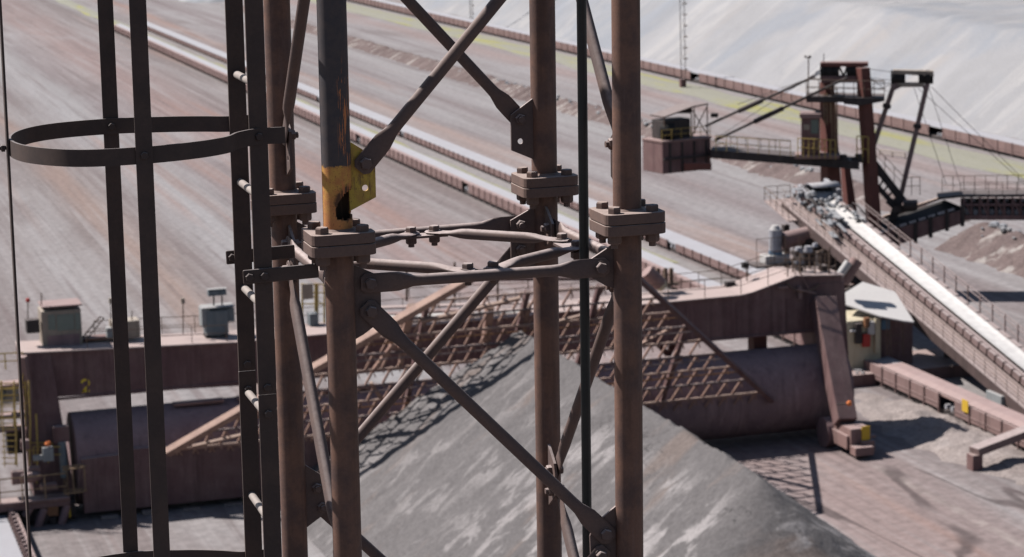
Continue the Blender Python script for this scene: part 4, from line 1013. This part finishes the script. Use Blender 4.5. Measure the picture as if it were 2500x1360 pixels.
light_mast(1151, 66, 34, 'thin distant lattice mast at the foot of the white stockpile, between the crossed braces', .45)

# ------------------------------------------------------------------ leaning girder lower right
p = pZ(2378, 1146); q = pY(2520, 1048, p.y+1.0)
GD = thing('steel_girder', tuple(p), 'pale dusty steel girder sloping up from a short end post', 'girder')
top = p+V((0,0,1.35)); dirv = (q-top); e2 = top+dirv*2.2
MB().bar(top, e2, 1.15, .55).build('beam', M['truss'], GD, bevel=.03)
mb = MB(); mb.box(p+V((-.35,-.5,-.05)), p+V((.45,.5,1.15))); mb.box(e2+V((-.4,-.5,0)), V((e2.x+.4,e2.y+.5,0))); mb.build('end_post', M['maroon'], GD, bevel=.03)

# ------------------------------------------------------------------ lattice tower in the foreground
O = V((1.412, 6.270, 45.007)); TE = V((.9997,-.0245,0)); TD_ = V((.0245,.9997,0)); TA = V((.0074,-.0185,1))
S = .79
def T(x, y, z): return O + TE*x + TD_*y + TA*z
TW = thing('lattice_tower', (O.x, O.y, 0), 'slender rusty lattice tower of four flanged pipes and bolted braces, close to the viewer', 'tower')
LEG = {'FL': (0,0), 'FR': (S,0), 'BR': (S,S), 'BL': (0,S)}
PR = .0382
def rtube(mb, x, y, za, zb, r, n=40): return mb.tube(T(x,y,za), T(x,y,zb), r, n)
def hexnut(mb, c, ax, af, h, up=None):
    a, b, d = frame(ax); c = V(c); r = af/math.sqrt(3); vs = []
    for k, rr in ((0, r), (h*.8, r), (h, r*.86)):
        for i in range(6): t_ = math.pi/3*i+.3; vs.append(c + d*k + a*rr*math.cos(t_) + b*rr*math.sin(t_))
    return mb.add(vs, [[i,(i+1)%6,6+(i+1)%6,6+i] for i in range(6)]+[[6+i,6+(i+1)%6,12+(i+1)%6,12+i] for i in range(6)]+[list(range(6))[::-1],[12,13,14,15,16,17]])
def rounded(h, r, z, x, y):
    pts = []
    for cx, cy, a0 in ((h-r,h-r,0),(-h+r,h-r,90),(-h+r,-h+r,180),(h-r,-h+r,270)):
        for a in (0,22.5,45,67.5,90): t_ = R(a0+a); pts.append(T(x+cx+r*math.cos(t_), y+cy+r*math.sin(t_), z))
    return pts
M['leg_broken'] = mat_leg_broken(O.z); M['yellow_plate'] = mat_yellow_plate()
legs = {}
for k, (x, y) in LEG.items():
    mb = MB(); rtube(mb, x, y, -O.z, -.058, PR)
    if k != 'FL': rtube(mb, x, y, 0, 3.2, PR)
    mb.tube(T(x,y,0), T(x,y,.006), PR+.008, 40, PR+.001)
    legs[k] = mb.build('leg', M['tower'], TW, True, angle=35)
# the rusted-through leg above the flange
mb = MB(); n = 96; zs = [i*.0035 for i in range(52)] + [.182+.05*i for i in range(61)]
vs = []; fs = []
for z in zs:
    for i in range(n):
        t_ = 2*math.pi*i/n; vs.append(T(PR*math.sin(t_), -PR*math.cos(t_), z))
def eaten(i, z):
    a = (i+.5)/n*360; a = a-360 if a > 180 else a
    jag = .006*noise.noise((a*.09, z*90, 1)) + .004*noise.noise((a*.3, z*200, 5))
    if not -17+jag*600 < a < 104+jag*900: return False
    lo = .031 + jag + (.004 if a > 60 else 0)
    hi = .066 + .032*min(1, max(0, (a+17)/34)) + .016*max(0, (a-15)/75) + jag
    return lo < z < hi
for j in range(len(zs)-1):
    for i in range(n):
        if eaten(i, (zs[j]+zs[j+1])/2): continue
        fs.append([j*n+i, j*n+(i+1) % n, (j+1)*n+(i+1) % n, (j+1)*n+i])
mb.add(vs, fs); o = mb.build('upper_pipe', M['leg_broken'], legs['FL'], True, angle=60); md = o.modifiers.new('wall','SOLIDIFY'); md.thickness = .0055; md.offset = -1; o.data.materials.append(M['hollow']); md.material_offset = 1; o.data.flip_normals()
tag(o, 'upper pipe of the leg, rusted through just above the flange, with flaking yellow primer')
fl0 = None
for k, (x, y) in LEG.items():
    L = legs[k]; mb = MB()
    mb.prism(rounded(.085,.024,-.028,x,y), TA*.028); mb.prism(rounded(.086,.024,-.0585,x,y), TA*.0285)
    f_ = mb.build('flange', M['flange'], L, bevel=.0022)
    for bx in (-.053,.053):
        for by in (-.053,.053):
            mb = MB(); c = T(x+bx, y+by, 0); hexnut(mb, c, TA, .031, .017); c2 = T(x+bx, y+by, -.0585); hexnut(mb, c2, -TA, .033, .024); mb.tube(c+TA*.001, c2-TA*.036, .0095, 10)
            mb.build('bolt', M['flange'], L)
# faces: (origin leg, direction along the face, outward normal)
FACES = {'front': ('FL', 'FR', V((0,-1,0))), 'right': ('FR','BR', V((1,0,0))), 'back': ('BR','BL', V((0,1,0))), 'left': ('BL','FL', V((-1,0,0)))}
def FP(face, d, z, off=0, rev=False):
    a, b, nrm = FACES[face]; a_, b_ = (b, a) if rev else (a, b)
    (x0, y0), (x1, y1) = LEG[a_], LEG[b_]; ux, uy = (x1-x0)/S, (y1-y0)/S
    return T(x0+ux*d+nrm.x*off, y0+uy*d+nrm.y*off, z)
def wn(face): n_ = FACES[face][2]; return (TE*n_.x + TD_*n_.y).normalized()
def brace(p, q, nrm, r=.0168, flat_=.05, wide=.027, mat='brace', name='brace'):
    """round tube with both ends pressed flat for the bolts"""
    p, q = V(p), V(q); d = (q-p).normalized(); L = (q-p).length; s = nrm.cross(d).normalized(); nn_ = d.cross(s).normalized(); n = 14
    secs = [(-.025,.0045,wide*.6),(-.012,.0045,wide),(flat_,.0045,wide),(flat_+.022,.006,wide*.98),(flat_+.06,r*.9,r*1.05),(flat_+.085,r,r)]
    secs = secs + [(L-a, b_, c_) for a, b_, c_ in secs[::-1]]; vs = []
    for a, tn, tw_ in secs:
        for i in range(n): t_ = 2*math.pi*i/n; vs.append(p + d*a + s*tw_*math.cos(t_) + nn_*tn*math.sin(t_))
    fs = [[j*n+i, j*n+(i+1) % n, (j+1)*n+(i+1) % n, (j+1)*n+i] for j in range(len(secs)-1) for i in range(n)] + [list(range(n))[::-1], list(range((len(secs)-1)*n, len(secs)*n))]
    o = MB().add(vs, fs).build(name, M[mat], TW, True, angle=50)
    for c in (p, q):
        mb = MB(); hexnut(mb, c+nrm*.0045, nrm, .028, .015); mb.tube(c+nrm*.004, c+nrm*.0055, .019, 20); hexnut(mb, c-nrm*.013, -nrm, .028, .018); mb.tube(c-nrm*.012, c-nrm*.040, .009, 10)
        mb.build('bolt', M['brace'], o)
    return o
def gusset(face, rev, zc, poly, hole=None, mat='brace', leg=None, off=0):
    n_ = wn(face); a = FACES[face][1 if rev else 0]
    P = [FP(face, d, zc+z, off-.004, rev) for d, z in poly]; H = []
    if hole: H = [[FP(face, hole[0]+.0085*math.cos(R(t_)), zc+hole[1]+.0085*math.sin(R(t_)), off-.004, rev) for t_ in range(0,360,24)]]
    return MB().prism(P, n_*-.008, H).build('gusset', M[mat], legs[a])
UP = [(.030,.232),(.044,.224),(.104,.183),(.104,.078),(.034,.046)]
DN = [(.030,-.092),(.050,-.102),(.110,-.132),(.110,-.252),(.060,-.285),(.030,-.30)]
DNS = [(.030,-.088),(.048,-.098),(.112,-.135),(.112,-.172),(.06,-.205),(.030,-.215)]
MIDP = [(.034,.060),(.100,.012),(.112,-.02),(.110,-.085),(.034,-.135)]
for face in FACES:
    n_ = wn(face)
    for rev in (False, True):
        yel = face == 'front' and not rev
        if not rev:
            gusset(face, rev, 0, UP, (.076,.104), 'yellow_plate' if yel else 'brace')
        gusset(face, rev, 0, DNS if rev else DN)
    gusset(face, True, -.88, MIDP); gusset(face, True, .88, MIDP)
    # upper panel, girt under the flange, lower panel, next panel down
    brace(FP(face,.076,.170,.0045), FP(face,S-.075,.88,.0045), n_)
    brace(FP(face,.080,-.147,.0045), FP(face,S-.078,-.152,.0045), n_, .0155, .055, .026, 'brace', 'girt')
    brace(FP(face,.080,-.222,.0045), FP(face,S-.070,-.895,.0045), n_)
    brace(FP(face,S-.085,-.955,.0045), FP(face,.076,-1.62,.0045), n_)
    brace(FP(face,S-.075,.95,.0045), FP(face,.076,1.62,.0045), n_)
# plan bracing: a diamond between the middles of the four girts
Cm = {'front': V((.395,.055,-.14)), 'right': V((S-.055,.36,-.14)), 'back': V((.40,S-.055,-.14)), 'left': V((.055,.40,-.14))}
for f_ in Cm:
    c = Cm[f_]; al = V((1,0,0)) if f_ in ('front','back') else V((0,1,0)); w_ = V((0,1,0)) if f_ in ('front','back') else V((1,0,0))
    q = [c+al*a+w_*b for a, b in ((-.07,-.028),(.07,-.028),(.07,.028),(-.07,.028))]
    MB().prism([T(p.x,p.y,-.155) for p in q], TA*.007).build('plan_plate', M['brace'], TW)
for a, b in (('front','right'),('right','back'),('back','left'),('left','front')):
    pa, pb = V(Cm[a]), V(Cm[b]); pa += (V((.035,0,0)) if a == 'front' else V((0,.07,0)) if a == 'right' else V((-.035,0,0)) if a == 'back' else V((0,-.05,0)))
    pb += (V((0,-.07,0)) if b == 'right' else V((.035,0,0)) if b == 'back' else V((0,.05,0)) if b == 'left' else V((-.035,0,0)))
    brace(T(pa.x,pa.y,-.143), T(pb.x,pb.y,-.143), TA, .0155, .03, .024, 'brace', 'plan_brace')

# ------------------------------------------------------------------ caged ladder on the left of the tower
LX = -.203
LD = thing('caged_ladder', tuple(T(LX,.145,-O.z)), 'dark steel ladder with a safety cage of flat straps, bracketed to the lattice tower', 'ladder')
YN, YF = -.012, .302
for y, zt in ((YN,-.2),(YF,-.15)):
    mb = MB()
    for za, zb, e in ((-O.z,-.42,0),(-.418,3.2,.0035)):
        P = [T(LX-.0235,y-.005-e,za),T(LX+.0235,y-.005-e,za),T(LX+.0235,y+.005-e,za),T(LX-.0235,y+.005-e,za),T(LX-.0235,y-.005-e,zb),T(LX+.0235,y-.005-e,zb),T(LX+.0235,y+.005-e,zb),T(LX-.0235,y+.005-e,zb)]
        mb.hexa(P)
    o = mb.build('rail', M['ladder'], LD, bevel=.001)
    mb = MB()
    for z in (-.40,-.47): hexnut(mb, T(LX,y-.009,z), -TD_, .019, .009)
    mb.build('bolt', M['ladder'], o)
rz = pP(600, 455, T(LX,.2,0), TE).z - O.z
r0 = MB().tube(T(LX,YN+.004,0), T(LX,YF-.004,0), .0105, 14).build('rung', M['rung'], LD, True)
rings_ = [.29*i for i in range(-12, 9)]
r0.location = TA*(rz+.29*(-12))
for i in range(-11, 9): c = r0.copy(); COL.objects.link(c); c.parent = LD; c.location = TA*(rz+.29*i)
def catmull(pts, n=8):
    out = []; P = [V(p) for p in pts]; P = [P[0]*2-P[1]] + P + [P[-1]*2-P[-2]]
    for i in range(1, len(P)-2):
        a, b, c, d = P[i-1:i+3]
        for k in range(n): u = k/n; out.append(.5*((2*b)+(c-a)*u+(2*a-5*b+4*c-d)*u*u+(3*b-a-3*c+d)*u**3))
    return out + [P[-2]]
hpts = [(-.135,-.021),(-.205,-.021),(-.265,-.075),(-.31,-.16),(-.40,-.228),(-.53,-.268),(-.68,-.25),(-.785,-.12),(-.82,.06),(-.785,.25),(-.69,.375),(-.53,.418),(-.38,.385),(-.29,.345),(-.235,.311),(-.17,.311)]
def band(pts, z, h, th, mb):
    c = catmull([(x,y,0) for x, y in pts], 7); vs = []; k = len(c)
    for i, p in enumerate(c):
        d = c[min(i+1,k-1)]-c[max(i-1,0)]; n_ = V((d.y,-d.x,0)).normalized()*th/2
        for q, zz in ((p-n_,z-h/2),(p+n_,z-h/2),(p+n_,z+h/2),(p-n_,z+h/2)): vs.append(T(q.x,q.y,zz))
    fs = [[i*4+j, i*4+(j+1)%4, (i+1)*4+(j+1)%4, (i+1)*4+j] for i in range(k-1) for j in range(4)] + [[0,1,2,3],[(k-1)*4+j for j in (3,2,1,0)]]
    return mb.add(vs, fs)
for z in (.258, -.952, 1.468):
    o = band(hpts, z, .042, .006, MB()).build('hoop', M['ladder'], LD, True, angle=30)
    mb = MB(); hexnut(mb, T(LX,YN-.012,z), -TD_, .018, .009); hexnut(mb, T(LX,YF+.014,z), TD_, .018, .009)
    hexnut(mb, T(-.527,-.278,z), -TD_, .017, .008); hexnut(mb, T(-.527,.411,z), -TD_, .017, .008); hexnut(mb, T(-.834,.06,z), -TE, .017, .01)
    mb.tube(T(-.82,.06,z), T(-.86,.06,z), .005, 8); mb.build('bolt', M['ladder'], o)
for x, y, nx, ny in ((-.527,-.274,1,0),(-.527,.424,1,0),(-.8275,.06,0,1)):
    q = [(x-nx*.0205-ny*.003, y-ny*.0205-nx*.003),(x+nx*.0205+ny*.003, y-ny*.0205-nx*.003),(x+nx*.0205+ny*.003, y+ny*.0205+nx*.003),(x-nx*.0205-ny*.003, y+ny*.0205+nx*.003)]
    MB().hexa([T(a,b,-3) for a, b in q]+[T(a,b,3) for a, b in q]).build('cage_strap', M['ladder'], LD, bevel=.0008)
for (xa, xb, y, z, px0) in ((-.258,-.060,YN-.0155,-.103,0),(-.247,-.058,YF+.0125,-.105,1)):
    a, b = T(xa,y,z), T(xb,y,z+.004); o = MB().bar(a, b, .008, .038).build('bracket', M['ladder'], LD, bevel=.004)
    mb = MB(); hexnut(mb, T(xa+.016,y-.004,z), -TD_, .019, .010); hexnut(mb, T(LX,y-.004,z), -TD_, .019, .008); mb.build('bolt', M['ladder'], o)

# ------------------------------------------------------------------ green pipe inside the tower
gp = MB().tube(T(.735,.2,0)-TA*O.z+TE*.004, T(.729,.2,3.2), .0136, 20).build('conduit_pipe', M['green'], None, True)
tag(gp, 'thin dark green pipe running straight up inside the rusty lattice tower', 'pipe')
for o in bpy.data.objects:
    if '_o' in o: del o['_o']
